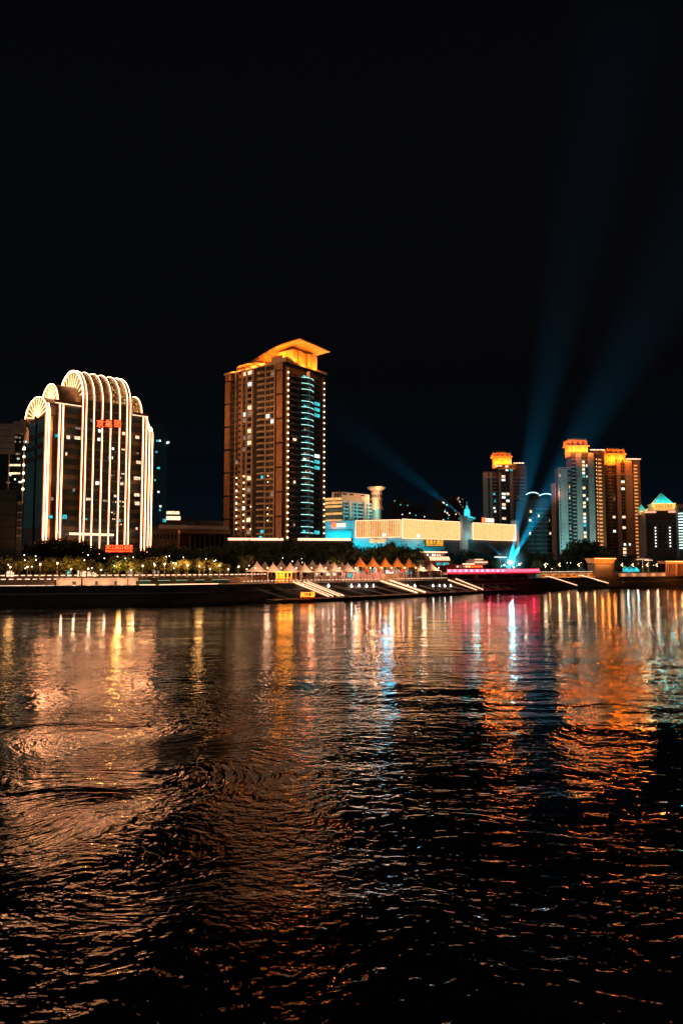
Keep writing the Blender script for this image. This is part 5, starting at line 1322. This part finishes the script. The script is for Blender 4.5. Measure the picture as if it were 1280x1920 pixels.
# ================================================================ wall lamps under the terrace
wlp = thing('bell_wall_lamp', '', 'lamp', (0, 0, 0))
part('shade', wlp, bulbw, lambda b: b.lathe((0, 0, 0), [(.05, .75), (.12, .35), (.42, -.05), (.40, -.3), (.1, -.45)], 10)); part('bracket', wlp, black, lambda b: b.tube([(0, 0, .75), (0, .3, .85), (0, .8, .85)], .05, 5))
lamp('glow', 'POINT', (0, -.9, -.3), 45, (1, .78, .6), wlp, radius=.2)
WLX = [568, 616, 659, 673, 687, 700, 764, 777, 811, 823, 833, 844, 885, 895, 904, 931, 940, 950, 958]
for i, px in enumerate(WLX):
    o = wlp if i == 0 else copy_thing(wlp, (0, 0, 0)); d = interp(QUAY, px) - .95; o.location = G(px, d, PZ(1098.5, d)); o['label'] = 'bell-shaped wall lamp below the terrace edge, %s from the left' % ORD[i]; o['group'] = 'bell lamps on the quay wall'

# ================================================================ pontoons and gangways
pm_ = mat('pontoon_hull', (.03, .028, .028), .5, 0, .3, .5); pdeck = mat('pontoon_deck', (.20, .12, .09), .8, 0, .3, .8)
PF = [(522, 243), (560, 249), (640, 262), (700, 273), (800, 300), (900, 332), (985, 366)]
for k, (a, c) in enumerate(((522, 640), (641, 745), (746, 850), (851, 972))):
    f = Face.two(a, interp(PF, a), c, interp(PF, c)); S = f.s(c)
    t = thing('floating_pontoon', 'long dark floating pontoon moored below the terrace, %s from the left' % ORD[k], 'pontoon', f.P(0, 0, 0), 'pontoons moored along the quay')
    part('hull', t, pm_, lambda b: b.hexa([f.P(.0, 0, -.6), f.P(S, 0, -.6), f.P(S, -7, -.6), f.P(0, -7, -.6), f.P(-.6 if k == 0 else 0, .3, .95), f.P(S, .3, .95), f.P(S, -7, .95), f.P(-.3 * 0, -7, .95)]))
    part('deck', t, pdeck, lambda b: b.fb(f, .1, S - .1, -6.9, .2, .953, 1.05))
    part('rubbing_strip', t, mat('rub_rail', (.35, .16, .10), .7), lambda b: b.fb(f, 0, S, .3, .42, .78, .94))
    for i in range(int(S / 6)): part('bollard', t, black, lambda b: b.lathe(f.P(3 + i * 6, -.4, 1.05), [(.16, 0), (.14, .4), (.26, .45), (.22, .6)], 8))
    nt_ = int(S / 9)
    for i in range(nt_):
        # mooring trusses running from the wall down to the pontoon
        a_ = f.P(S * (i + .15) / nt_, -16, 4.6 - .0); c_ = f.P(S * (i + .62) / nt_, -3, 1.2)
        part('mooring_arm', t, mat('arm_steel', (.30, .25, .22), .6, 0, .2, 1), lambda b: (b.tube([a_, c_], .14, 5), b.tube([a_ + Vector((1.2, 0, 0)), c_ + Vector((1.2, 0, 0))], .14, 5)))
walk = mat('gangway_deck', (.5, .38, .32), .7, 0, .15, .8)
GW = [((553, 1091), (621, 1118), 0), ((573, 1091), (641, 1118), 0), ((713, 1089), (782, 1113), 1), ((730, 1088), (797, 1112), 1), ((839, 1087), (893, 1104), 1), ((853, 1085), (905, 1105), 1), ((1024, 1080), (1078, 1099), 2), ((1086, 1078), (1137, 1095), 2)]
for k, ((xa, ya), (xb, yb), ty) in enumerate(GW):
    da = interp(QUAY, xa) + .6; A = G(xa, da, PZ(ya + 1.5, da))
    if ty < 2: db = interp(PF, xb) + 2.0; zb_ = 1.1
    else: db = interp(FOOT, xb) + 1.0; zb_ = max(.6, PZ(yb, db))
    B = G(xb, db, zb_)
    t = thing('gangway', 'glowing white sided gangway sloping from the quay to the water, %s from the left' % ORD[k], 'gangway', B, 'lit gangways down to the water')
    e = (B - A); n_ = Vector((-e.y, e.x, 0)).normalized(); wdt = 1.0
    part('walkway', t, walk, lambda b: b.hexa([A - n_ * wdt + Vector((0, 0, -.2)), B - n_ * wdt + Vector((0, 0, -.2)), B + n_ * wdt + Vector((0, 0, -.2)), A + n_ * wdt + Vector((0, 0, -.2)), A - n_ * wdt, B - n_ * wdt, B + n_ * wdt, A + n_ * wdt]))
    for sg in (-1, 1):
        o_ = n_ * wdt * sg
        part('railing', t, steel, lambda b: (b.tube([A + o_ + Vector((0, 0, 1.1)), B + o_ + Vector((0, 0, 1.1))], .05, 5), [b.tube([A.lerp(B, i / 9) + o_, A.lerp(B, i / 9) + o_ + Vector((0, 0, 1.1))], .04, 4) for i in range(10)]))
        hi_ = .36
        segs = 9
        bb = MB().use(neon_soft)
        for i in range(segs):
            p0, p1 = A.lerp(B, (i + .04) / segs) + o_ * 1.08, A.lerp(B, (i + .93) / segs) + o_ * 1.08
            z_ = Vector((0, 0, 1)); kk = n_ * .05
            bb.hexa([p0 - kk + z_ * .25, p1 - kk + z_ * .25, p1 + kk + z_ * .25, p0 + kk + z_ * .25, p0 - kk + z_ * (.25 + hi_), p1 - kk + z_ * (.25 + hi_), p1 + kk + z_ * (.25 + hi_), p0 + kk + z_ * (.25 + hi_)])
        bb.build('side_light', t)
# red pier sign on the pontoon
f = Face.two(562, 250.5, 592, 252.5)
ps_ = thing('pier_name_sign', 'glowing orange three character sign standing on the leftmost pontoon', 'sign', f.P(0, 0, 1.05)); S = f.s(592)
part('board', ps_, mat('pier_sign_board', (.30, .03, .01), .7), lambda b: b.fb(f, 0, S, -.3, 0, 1.25, 3.3))
for i in range(2): part('foot', ps_, black, lambda b: b.fb(f, S * (.2 + .6 * i) - .1, S * (.2 + .6 * i) + .1, -.6, .1, 1.05, 1.25))
text('闽江游', f, 577, 1115.5, 1.9, emis('pier_sign_orange', (1, .20, .02), 5.0), 'sign_letters', ps_, o=.06, width=5.0)
lamp('sign_glow', 'POINT', f.P(S / 2, 2.5, 2.4), 160, (1, .22, .03), ps_)
# low boat ramps on the left bank
for k, (xa, ya, xb, yb) in enumerate(((503, 1103, 560, 1118),)):
    A = G(xa, interp(QUAY, xa), 5.3); B = G(xb, 262, 1.0)
    t = thing('service_ramp', 'narrow unlit ramp rail left of the orange pier sign', 'ramp', B); part('rail', t, mat('ramp_rail', (.45, .36, .3), .6), lambda b: (b.tube([A, B], .16, 5), b.tube([A + Vector((0, 0, .8)), B + Vector((0, 0, .8))], .07, 5)))
    part('deck', t, dgrey, lambda b: b.hexa([A + Vector((0, .2, -.2)), B + Vector((0, .2, -.2)), B + Vector((0, 1.8, -.2)), A + Vector((0, 1.8, -.2)), A + Vector((0, .2, 0)), B + Vector((0, .2, 0)), B + Vector((0, 1.8, 0)), A + Vector((0, 1.8, 0))]))

# ================================================================ pink bridge
f = Face.two(838, 331, 1010, 383)
br = thing('pink_lit_bridge', 'low bridge deck with a glowing pink parapet and crimson underside', 'bridge', f.P(0, 0, 0)); S = f.s(1010)
zt_ = f.z(900, 1067.5) ; zl = f.z(900, 1071.5)
part('deck', br, mat('bridge_concrete', (.32, .22, .22), .8, 0, .2, .4), lambda b: b.fb(f, 0, S, -12, 0, zl - 1.5, zl - .35))
n = 36
pkm = emis('parapet_pink', (1, .045, .085), 6, .25, .5); pk2 = emis('parapet_pale_pink', (1, .12, .17), 7, .2, .5)
for i in range(n): part('parapet_panel', br, pk2 if i % 2 == 0 and i < 22 else pkm, lambda b: b.fb(f, S * (i + .06) / n, S * (i + .94) / n, -.05, .15, zl - .2, zt_))
part('handrail', br, steel, lambda b: b.fb(f, 0, S, -.15, .2, zt_ + .02, zt_ + .15))
part('crimson_strip', br, emis('crimson_strip', (1, .02, .05), 3.0), lambda b: b.fb(f, 0, S, .0, .25, zl - .75, zl - .45))
for i in range(5): part('pier', br, dgrey, lambda b: b.fb(f, S * (i + .5) / 5 - .6, S * (i + .5) / 5 + .6, -10, -2.5, -1, zl - 1.5))
for i in range(4): lamp('crimson_glow', 'POINT', f.P(S * (i + .5) / 4, 2.5, zl - 2.2), 130, (1, .05, .12), br)

# ================================================================ right promenade
f = Face.two(1012, 396, 1112, 426)
gw = thing('golden_lit_wall', 'golden lit stone parapet between pink bridge and flared kiosk', 'wall', f.P(0, 0, 6)); S = f.s(1112)
part('wall', gw, mat('gold_stone', (.60, .36, .16), .75, 0, .2, .4, .1), lambda b: b.fb(f, 0, S, -3, 0, 6.0, 8.0))
part('coping', gw, cornm, lambda b: b.fb(f, 0, S, -3.1, .2, 8.0, 8.2))
for i in range(9): part('niche', gw, mat('niche_dark', (.2, .1, .05), .8), lambda b: b.fb(f, S * (i + .2) / 9, S * (i + .75) / 9, .01, .1, 6.5, 7.5))
for i in range(6): lamp('ground_washer', 'POINT', f.P(S * (i + .5) / 6, 3.0, 6.6), 520, (1, .45, .14), gw)
railing('stone_wall_railing', 'bright dashed railing on top of the golden lit parapet', [f.P(0, -.6, 0), f.P(S, -.6, 0)], 8.2, 2.2, .7, lit_warm)
def flared(xa, xb, yt, ym, d, name, label, open_=False):
    f = Face.two(xa, d, xb, d + 5); t = thing(name, label, 'kiosk', f.P(0, 0, 6)); S = f.s(xb)
    zt_, zm_ = f.z(xa, yt), f.z(xa, ym)
    om = mat('kiosk_orange', (.70, .34, .16), .7, 0, .1, .5)
    part('roof', t, om, lambda b: b.hexa([f.P(.5, .2, zm_), f.P(S - .5, .2, zm_), f.P(S - .5, -6, zm_), f.P(.5, -6, zm_), f.P(-.4, 1.0, zt_), f.P(S + .4, 1.0, zt_), f.P(S + .4, -7, zt_), f.P(-.4, -7, zt_)]))
    part('roof_edge_light', t, emis('kiosk_edge', (1, .25, .07), 5), lambda b: b.fb(f, -.4, S + .4, 1.0, 1.15, zt_ - .45, zt_))
    if not open_:
        part('wall', t, mat('kiosk_brown', (.14, .09, .07), .7, 0, .2, .5), lambda b: b.fb(f, .6, S - .6, -6, 0, 6, zm_))
        part('shutter', t, mat('kiosk_shutter', (.22, .19, .17), .5, .2), lambda b: [b.fb(f, 1.2, S - 1.8, .02, .14, 6.6 + i * .55, 7.05 + i * .55) for i in range(int((zm_ - 7) / .55))])
        part('corner_post', t, brown, lambda b: b.fb(f, S - 1.1, S - .5, .02, .4, 6, zm_))
    else:
        for s in (.6, 2.0, S * .45, S * .75, S - 1): part('post', t, om, lambda b: b.fb(f, s, s + .6, -.6, 0, 6, zm_))
        part('back_wall', t, mat('gate_back', (.35, .22, .17), .7), lambda b: b.fb(f, S * .4, S, -5, -4, 6, zm_))
        part('window_bar', t, om, lambda b: b.fb(f, .6, S * .45, -.5, -.1, 7.9, 8.2))
    for s in (.2, .5, .8): lamp('orange_floodlight', 'POINT', f.P(S * s, 3.4, zm_ - 1), 900, (1, .30, .05), t)
    return t
flared(1112, 1151, 1046.5, 1056, 424, 'flared_kiosk', 'brown shuttered kiosk with flared orange lit roof edge')
flared(1246, 1292, 1052, 1057, 455, 'flared_gate', 'open gate pavilion with orange lit roof at the right edge', True)
f = Face.two(1158, 436, 1250, 464)
tr_ = thing('right_terrace_wall', 'low lit terrace wall with peach panels left of the open gate pavilion', 'wall', f.P(0, 0, 6)); S = f.s(1250)
part('wall', tr_, mat('peach_stone', (.52, .34, .24), .75, 0, .2, .4), lambda b: b.fb(f, 0, S, -2, 0, 6, 8.0))
for i in range(8): part('panel', tr_, mat('peach_panel', (.66, .46, .34), .7), lambda b: b.fb(f, S * (i + .1) / 8, S * (i + .9) / 8, .01, .1, 6.3, 7.8))
for i in range(5): lamp('ground_washer', 'POINT', f.P(S * (i + .5) / 5, 2.6, 6.6), 420, (1, .50, .28), tr_)
tag(part('shore_ledge', None, mat('ledge_stone', (.50, .33, .22), .75), lambda b: b.fb(Face.two(1168, 420, 1268, 450), 0, 40, -1.5, 0, 2.9, 3.3)), 'thin pale ledge just above the water under the right terrace', 'ledge')
tt = G(1182, 452, 8)
t = thing('teal_marquee', 'bright teal lit marquee with scalloped top on the right terrace', 'tent', tt)
part('canopy', t, mat('teal_canvas', (.05, .5, .58), .7, 0, .2, .8), lambda b: [b.lathe((tt.x + dx, tt.y, 8), [(1.9, 2.3), (1.5, 3.0), (.2, 4.3)], 10) for dx in (-3.6, -.6, 2.6)])
part('screen', t, lit_teal, lambda b: b.prism([(tt.x - 5, tt.y - .1), (tt.x + 5, tt.y - .1), (tt.x + 5, tt.y + .1), (tt.x - 5, tt.y + .1)], 8.8, 10.2))
for dx in (-5, -2, 2, 5): part('pole', t, steel, lambda b: b.tube([(tt.x + dx, tt.y, 8), (tt.x + dx, tt.y, 10.6)], .08, 5))
for dx in (-3, 3): lamp('teal_light', 'POINT', tt + Vector((dx, -3, 2.6)), 420, (.05, .75, .95), t)
for k, (px, py, w_, lb) in enumerate(((1204, 1047.5, 9, 'broad cream parasol with lit rim behind the teal marquee'), (1215, 1049.5, 6, 'smaller cream parasol right of the teal marquee'), (938, 1043, 8, 'white lit T-shaped canopy beside the stage'))):
    d = interp(UPPER, px) + 8; p = G(px, d, 8); z = PZ(py, d)
    t = thing('parasol', lb, 'parasol', p)
    part('pole', t, white, lambda b: b.tube([(p.x, p.y, 8), (p.x, p.y, z)], .16, 6))
    part('canopy', t, white, lambda b: b.lathe((p.x, p.y, z), [(w_ * .42, -.3), (w_ * .43, 0), (w_ * .2, .5), (.1, .8)], 14))
    part('rim_light', t, lit_warm if px > 1000 else emis('rim_cool', (.8, .95, 1), 2.5), lambda b: b.lathe((p.x, p.y, z - .55), [(w_ * .41, 0), (w_ * .41, .2)], 14))
# restaurants beyond the bridge
f = Face.two(786, 372, 843, 380)
rs1 = thing('tiered_restaurant', 'two tiered restaurant with scalloped cream lit eaves below the gold mall sign', 'building', f.P(0, 0, 8)); zz = lambda py: f.z(800, py)
part('wall', rs1, mat('restaurant_red', (.25, .09, .06), .7), lambda b: (b.fb(f, f.s(789), f.s(834), -8, 0, 8, zz(1036)), b.fb(f, f.s(798), f.s(842), .01, 3, 8, zz(1052))))
part('upper_eave', rs1, neon_soft, lambda b: b.fb(f, f.s(789), f.s(836), -.5, 1.2, zz(1036.3), zz(1034)))
part('scalloped_awning', rs1, emis('awning_glow', (1, .62, .36), 1.6, .3, 1), lambda b: [b.hexa([f.P(s, 4.2, zz(1051)), f.P(s + .95, 4.2, zz(1051)), f.P(s + .95, 3.0, zz(1044)), f.P(s, 3.0, zz(1044)), f.P(s, 4.3, zz(1050.6)), f.P(s + .95, 4.3, zz(1050.6)), f.P(s + .95, 3.1, zz(1043.5)), f.P(s, 3.1, zz(1043.5))]) for s in [f.s(798) + 1.2 * i for i in range(10)]])
for i in range(7): part('window', rs1, r.choice([lit_warm, lit_white, lit_dim]), lambda b: b.fb(f, f.s(800 + i * 4.6), f.s(802.6 + i * 4.6), .02, .15, zz(1042), zz(1038.5)))
for i in range(6): part('window', rs1, r.choice([lit_teal, lit_teal, lit_dim]), lambda b: b.fb(f, f.s(812 + i * 4), f.s(814.6 + i * 4), 3.02, 3.15, zz(1060), zz(1055)))
f = Face.two(850, 360, 914, 378)
rs2 = thing('boat_shaped_restaurant', 'low red restaurant with white upper deck lights behind the pink bridge', 'building', f.P(0, 0, 8)); zz = lambda py: f.z(870, py)
part('wall', rs2, mat('restaurant_scarlet', (.35, .05, .03), .7), lambda b: b.fb(f, f.s(852), f.s(906), -6, 0, 8, zz(1058.5)))
part('upper_deck', rs2, white, lambda b: (b.fb(f, f.s(888), f.s(913), -5, .4, zz(1058.4), zz(1051)), b.fb(f, f.s(890), f.s(905), -4, 0, zz(1050.9), zz(1048))))
part('deck_lights', rs2, neon_soft, lambda b: (b.fb(f, f.s(888), f.s(912), .41, .6, zz(1054.6), zz(1053.4)), b.fb(f, f.s(868), f.s(888), -.5, .5, zz(1058.4), zz(1056.4)), b.fb(f, f.s(890), f.s(905), .01, .2, zz(1049), zz(1048))))
for i in range(9): part('window', rs2, r.choice([orange_l, lit_warm, red_l, lit_dim]), lambda b: b.fb(f, f.s(855 + i * 5.6), f.s(858.4 + i * 5.6), .02, .15, zz(1064), zz(1060.5)))
lamp('restaurant_light', 'POINT', f.P(f.s(900), 5, zz(1055)), 260, (1, .75, .6), rs2)
lamp('restaurant_light', 'POINT', f.P(f.s(870), 4, zz(1062)), 200, (1, .2, .08), rs2)

# ================================================================ stage with searchlights
SP = G(956, 402, 8); SZ = PZ(1054, 402)
st = thing('searchlight_stage', 'small stage with a blazing cyan white searchlight head behind the pink bridge', 'stage', SP)
part('platform', st, dgrey, lambda b: b.prism([(SP.x - 6, SP.y - 3), (SP.x + 8, SP.y - 3), (SP.x + 8, SP.y + 3), (SP.x - 6, SP.y + 3)], 8, 9))
part('mast', st, steel, lambda b: (b.tube([(SP.x, SP.y, 9), (SP.x, SP.y, SZ - .8)], .25, 6), b.tube([(SP.x - 4, SP.y, 9), (SP.x, SP.y, SZ - .8)], .12, 5), b.tube([(SP.x + 4, SP.y, 9), (SP.x, SP.y, SZ - .8)], .12, 5)))
part('lamp_head', st, emis('search_cyan', (.35, .9, 1), 30, .05), lambda b: b.lathe((SP.x, SP.y, SZ), [(.5, -.8), (1.5, -.4), (.9, .3), (.35, .9)], 12))
for dx, dz_, m_ in ((-3.4, -1.6, bulbw), (-2.2, -2.4, teal_l), (3.2, -1.8, teal_l), (4.6, -1.3, bulbw), (5.6, -.6, lit_warm), (1.6, -2.7, bulbw), (-5, -2.2, teal_l), (-1.2, -3.0, teal_l)):
    part('spot_head', st, m_, lambda b: b.ball((SP.x + dx, SP.y - 1, SZ + dz_), .42, 8))
lamp('cyan_glow', 'POINT', (SP.x, SP.y - 3.5, SZ), 5200, (.05, .75, 1), st, radius=.5)
def beam_mat(name, dens, col, ball=0):
    m = bpy.data.materials.new(name); m.use_nodes = True; t = m.node_tree; t.nodes.clear()
    tc = t.nodes.new('ShaderNodeTexCoord'); ln = t.nodes.new('ShaderNodeVectorMath'); ln.operation = 'LENGTH'; t.links.new(tc.outputs['Object'], ln.inputs[0])
    def mm(op, a, v_):
        x = t.nodes.new('ShaderNodeMath'); x.operation = op; t.links.new(a, x.inputs[0]); x.inputs[1].default_value = v_; return x.outputs[0]
    if ball:                       # added glow ball: thins out evenly to nothing at its rim
        q = t.nodes.new('ShaderNodeMapRange'); q.interpolation_type = 'SMOOTHSTEP'; t.links.new(ln.outputs['Value'], q.inputs['Value'])
        q.inputs['From Min'].default_value = 0; q.inputs['From Max'].default_value = ball; q.inputs['To Min'].default_value = dens; q.inputs['To Max'].default_value = 0; dn = q.outputs[0]
    else:                          # beam haze: made denser near the lamp to brighten the beam's foot
        x = t.nodes.new('ShaderNodeMath'); x.operation = 'EXPONENT'; t.links.new(mm('MULTIPLY', ln.outputs['Value'], -1 / 42), x.inputs[0])
        dn = mm('MULTIPLY', mm('ADD', mm('MULTIPLY', x.outputs[0], 5.0), .26), dens)
    v = t.nodes.new('ShaderNodeVolumeScatter'); v.inputs['Density'].default_value = dens; v.inputs['Color'].default_value = (*col, 1); v.inputs['Anisotropy'].default_value = .0
    o = t.nodes.new('ShaderNodeOutputMaterial'); t.links.new(dn, v.inputs['Density']); t.links.new(v.outputs[0], o.inputs['Volume']); return m
GLOW_AIR = beam_mat('stage_smoke_air', .035, (.85, .97, 1), 9.5)
sm_ = MB().use(GLOW_AIR); sm_.ball((0, 0, 0), 10, 24); smo = sm_.build('stage_smoke'); smo.location = (SP.x + .5, SP.y, SZ + 1)  # scattering ball added for the glow around the searchlight
tag(smo, 'added ball of lit cyan smoke around the searchlight on the stage', 'smoke', None, 'stuff')
air = beam_mat('damp_night_air', .00012, (.8, .95, 1))
def beam(src, dst, half, power, label, L_=None, col=(.0, .52, .92), parent=None):
    """the damp air that a searchlight shows up: a cone of thin scattering air with the lamp at its tip"""
    ax = Vector(dst) - Vector(src); L_ = L_ or ax.length; ax.normalize()
    n = 20; rr = math.tan(half * 1.05) * L_; r0 = .25
    a = ax.cross(Vector((0, 1, 0))).normalized(); b_ = ax.cross(a)
    vs = [a * math.cos(6.28319 * i / n) * q_ + b_ * math.sin(6.28319 * i / n) * q_ + ax * z for z, q_ in ((.6, r0), (L_, rr)) for i in range(n)]
    b = MB().use(air); b.add([Vector(src) + v for v in vs], [(i, (i + 1) % n, n + (i + 1) % n, n + i) for i in range(n)] + [tuple(range(n)), tuple(range(n, 2 * n))])
    t = thing('light_beam', label, 'light beam', src, 'cyan searchlight beams', 'stuff')
    o = b.build('lit_air', t)
    lamp('searchlight', 'SPOT', src, power, col, t, spot=math.degrees(half * 2), aim=dst, radius=.15)
def bp(px, py, d): return G(px, d, PZ(py, d))
src = Vector((SP.x, SP.y, SZ + 1.0))
BEAMP = 100.0
beam(src, bp(1050, 640, 440), .105, 170000 * BEAMP, 'near vertical cyan beam rising left of the teal washed tower', 450)
beam(src + Vector((.9, 0, 0)), bp(1142, 740, 440), .13, 170000 * BEAMP, 'slanting cyan beam rising behind the teal washed tower towards the upper right', 450)
beam(src + Vector((-2.2, 0, 0)), bp(905, 1010, 415), .10, 12000 * BEAMP, 'short bright cyan beam slanting up left towards the mall wall', 17)
beam(src + Vector((-3, 0, -.5)), bp(845, 1016, 398), .05, 6000 * BEAMP, 'long faint cyan beam reaching left over the dark trees', 42)
beam(bp(868, 968, 480), bp(640, 790, 500), .13, 19000 * BEAMP, 'broad dim cyan beam slanting up left from the mall roof', 170)

# ================================================================ people on the terrace
cloths = [mat('cloth_black', (.02, .02, .025), .8), mat('cloth_white', (.5, .48, .45), .8), mat('cloth_blue', (.06, .1, .2), .8)]
skinm = mat('skin', (.45, .27, .19), .6, 0, .06, 3)
def person(k, lean):
    t = thing('person', '', 'person', (0, 0, 0))
    V = [(0, 0, .95), (0, 0, 1.2), (0, .01, 1.42), (0, 0, 1.52), (0, -.01, 1.66), (.09, 0, .9), (.10, .02 - lean, .5), (.10, .03, .06), (.11, -.10, .03), (-.09, 0, .9), (-.10, .02 + lean, .5), (-.10, .03, .06), (-.11, -.10, .03),
         (.19, 0, 1.40), (.25, .02, 1.12), (.24, -.10 - lean, .90), (-.19, 0, 1.40), (-.25, .02, 1.12), (-.24, -.08 + lean, .90), (.24, -.14 - lean, .82), (-.24, -.12 + lean, .82), (0, -.01, 1.74)]
    E = [(0, 1), (1, 2), (2, 3), (3, 4), (4, 21), (0, 5), (5, 6), (6, 7), (7, 8), (0, 9), (9, 10), (10, 11), (11, 12), (2, 13), (13, 14), (14, 15), (15, 19), (2, 16), (16, 17), (17, 18), (18, 20)]
    rad = [.14, .13, .13, .055, .10, .09, .06, .045, .04, .09, .06, .045, .04, .065, .045, .032, .065, .045, .032, .028, .028, .07]
    me = bpy.data.meshes.new('body'); me.from_pydata(V, E, []); o = bpy.data.objects.new('body_tmp', me); COL.objects.link(o)
    md = o.modifiers.new('s', 'SKIN')
    for i, q_ in enumerate(rad): me.skin_vertices[0].data[i].radius = (q_, q_ * .8)
    me.skin_vertices[0].data[0].use_root = True
    sb = o.modifiers.new('u', 'SUBSURF'); sb.levels = 1; sb.render_levels = 1
    bpy.context.view_layer.update()
    m2 = bpy.data.meshes.new_from_object(o.evaluated_get(bpy.context.evaluated_depsgraph_get())); bpy.data.objects.remove(o)
    m2.materials.clear(); m2.materials.append(cloths[k % 3]); m2.materials.append(skinm); m2.materials.append(cloths[(k + 1) % 3 if k else 0])
    for p in m2.polygons:
        c = p.center; p.material_index = 1 if (c.z > 1.5 or (c.z < .9 and abs(c.x) > .2)) else (2 if c.z < .92 else 0)
    ob = bpy.data.objects.new('body', m2); COL.objects.link(ob); ob.parent = t
    part('hair', t, mat('hair_black', (.01, .01, .01), .6), lambda b: b.lathe((0, .015, 1.66), [(.105, 0), (.112, .08), (.08, .15), (.02, .18)], 10))
    return t
protos = [person(0, .0), person(1, .12), person(2, -.1)]
PP = [(672, 0, 2), (676, 0, 2.2), (680, 1, 2.0), (556, 1, 1.5), (566, 2, 2.5), (600, 0, 4), (640, 1, 5), (700, 0, 3), (741, 0, 2.2), (722, 1, 1.8), (800, 2, 2.4), (188, 0, -1), (169, 1, -1), (216, 0, -1), (150, 2, -1)]
seen_p = set()
cl = ['dark clothes', 'white shirt and dark trousers', 'dark blue shirt']
for i, (px, k, dd) in enumerate(PP):
    if dd > 0: loc = G(px, interp(QUAY, px) + dd, 6.0); wh = 'on the tent terrace'
    else: loc = G(px, interp(UPPER, px) + 1.6, 8.0); wh = 'behind the left promenade railing'
    o = protos[k] if k not in seen_p else copy_thing(protos[k], loc); seen_p.add(k)
    o.location = loc; o.rotation_euler = (0, 0, random.uniform(0, 6)); o['group'] = 'people on the waterfront'
    j = sum(1 for x in PP if (x[2] > 0) == (dd > 0) and x[0] < px)
    o['label'] = 'person in %s %s, %s from left' % (cl[k], wh, ORD[j])
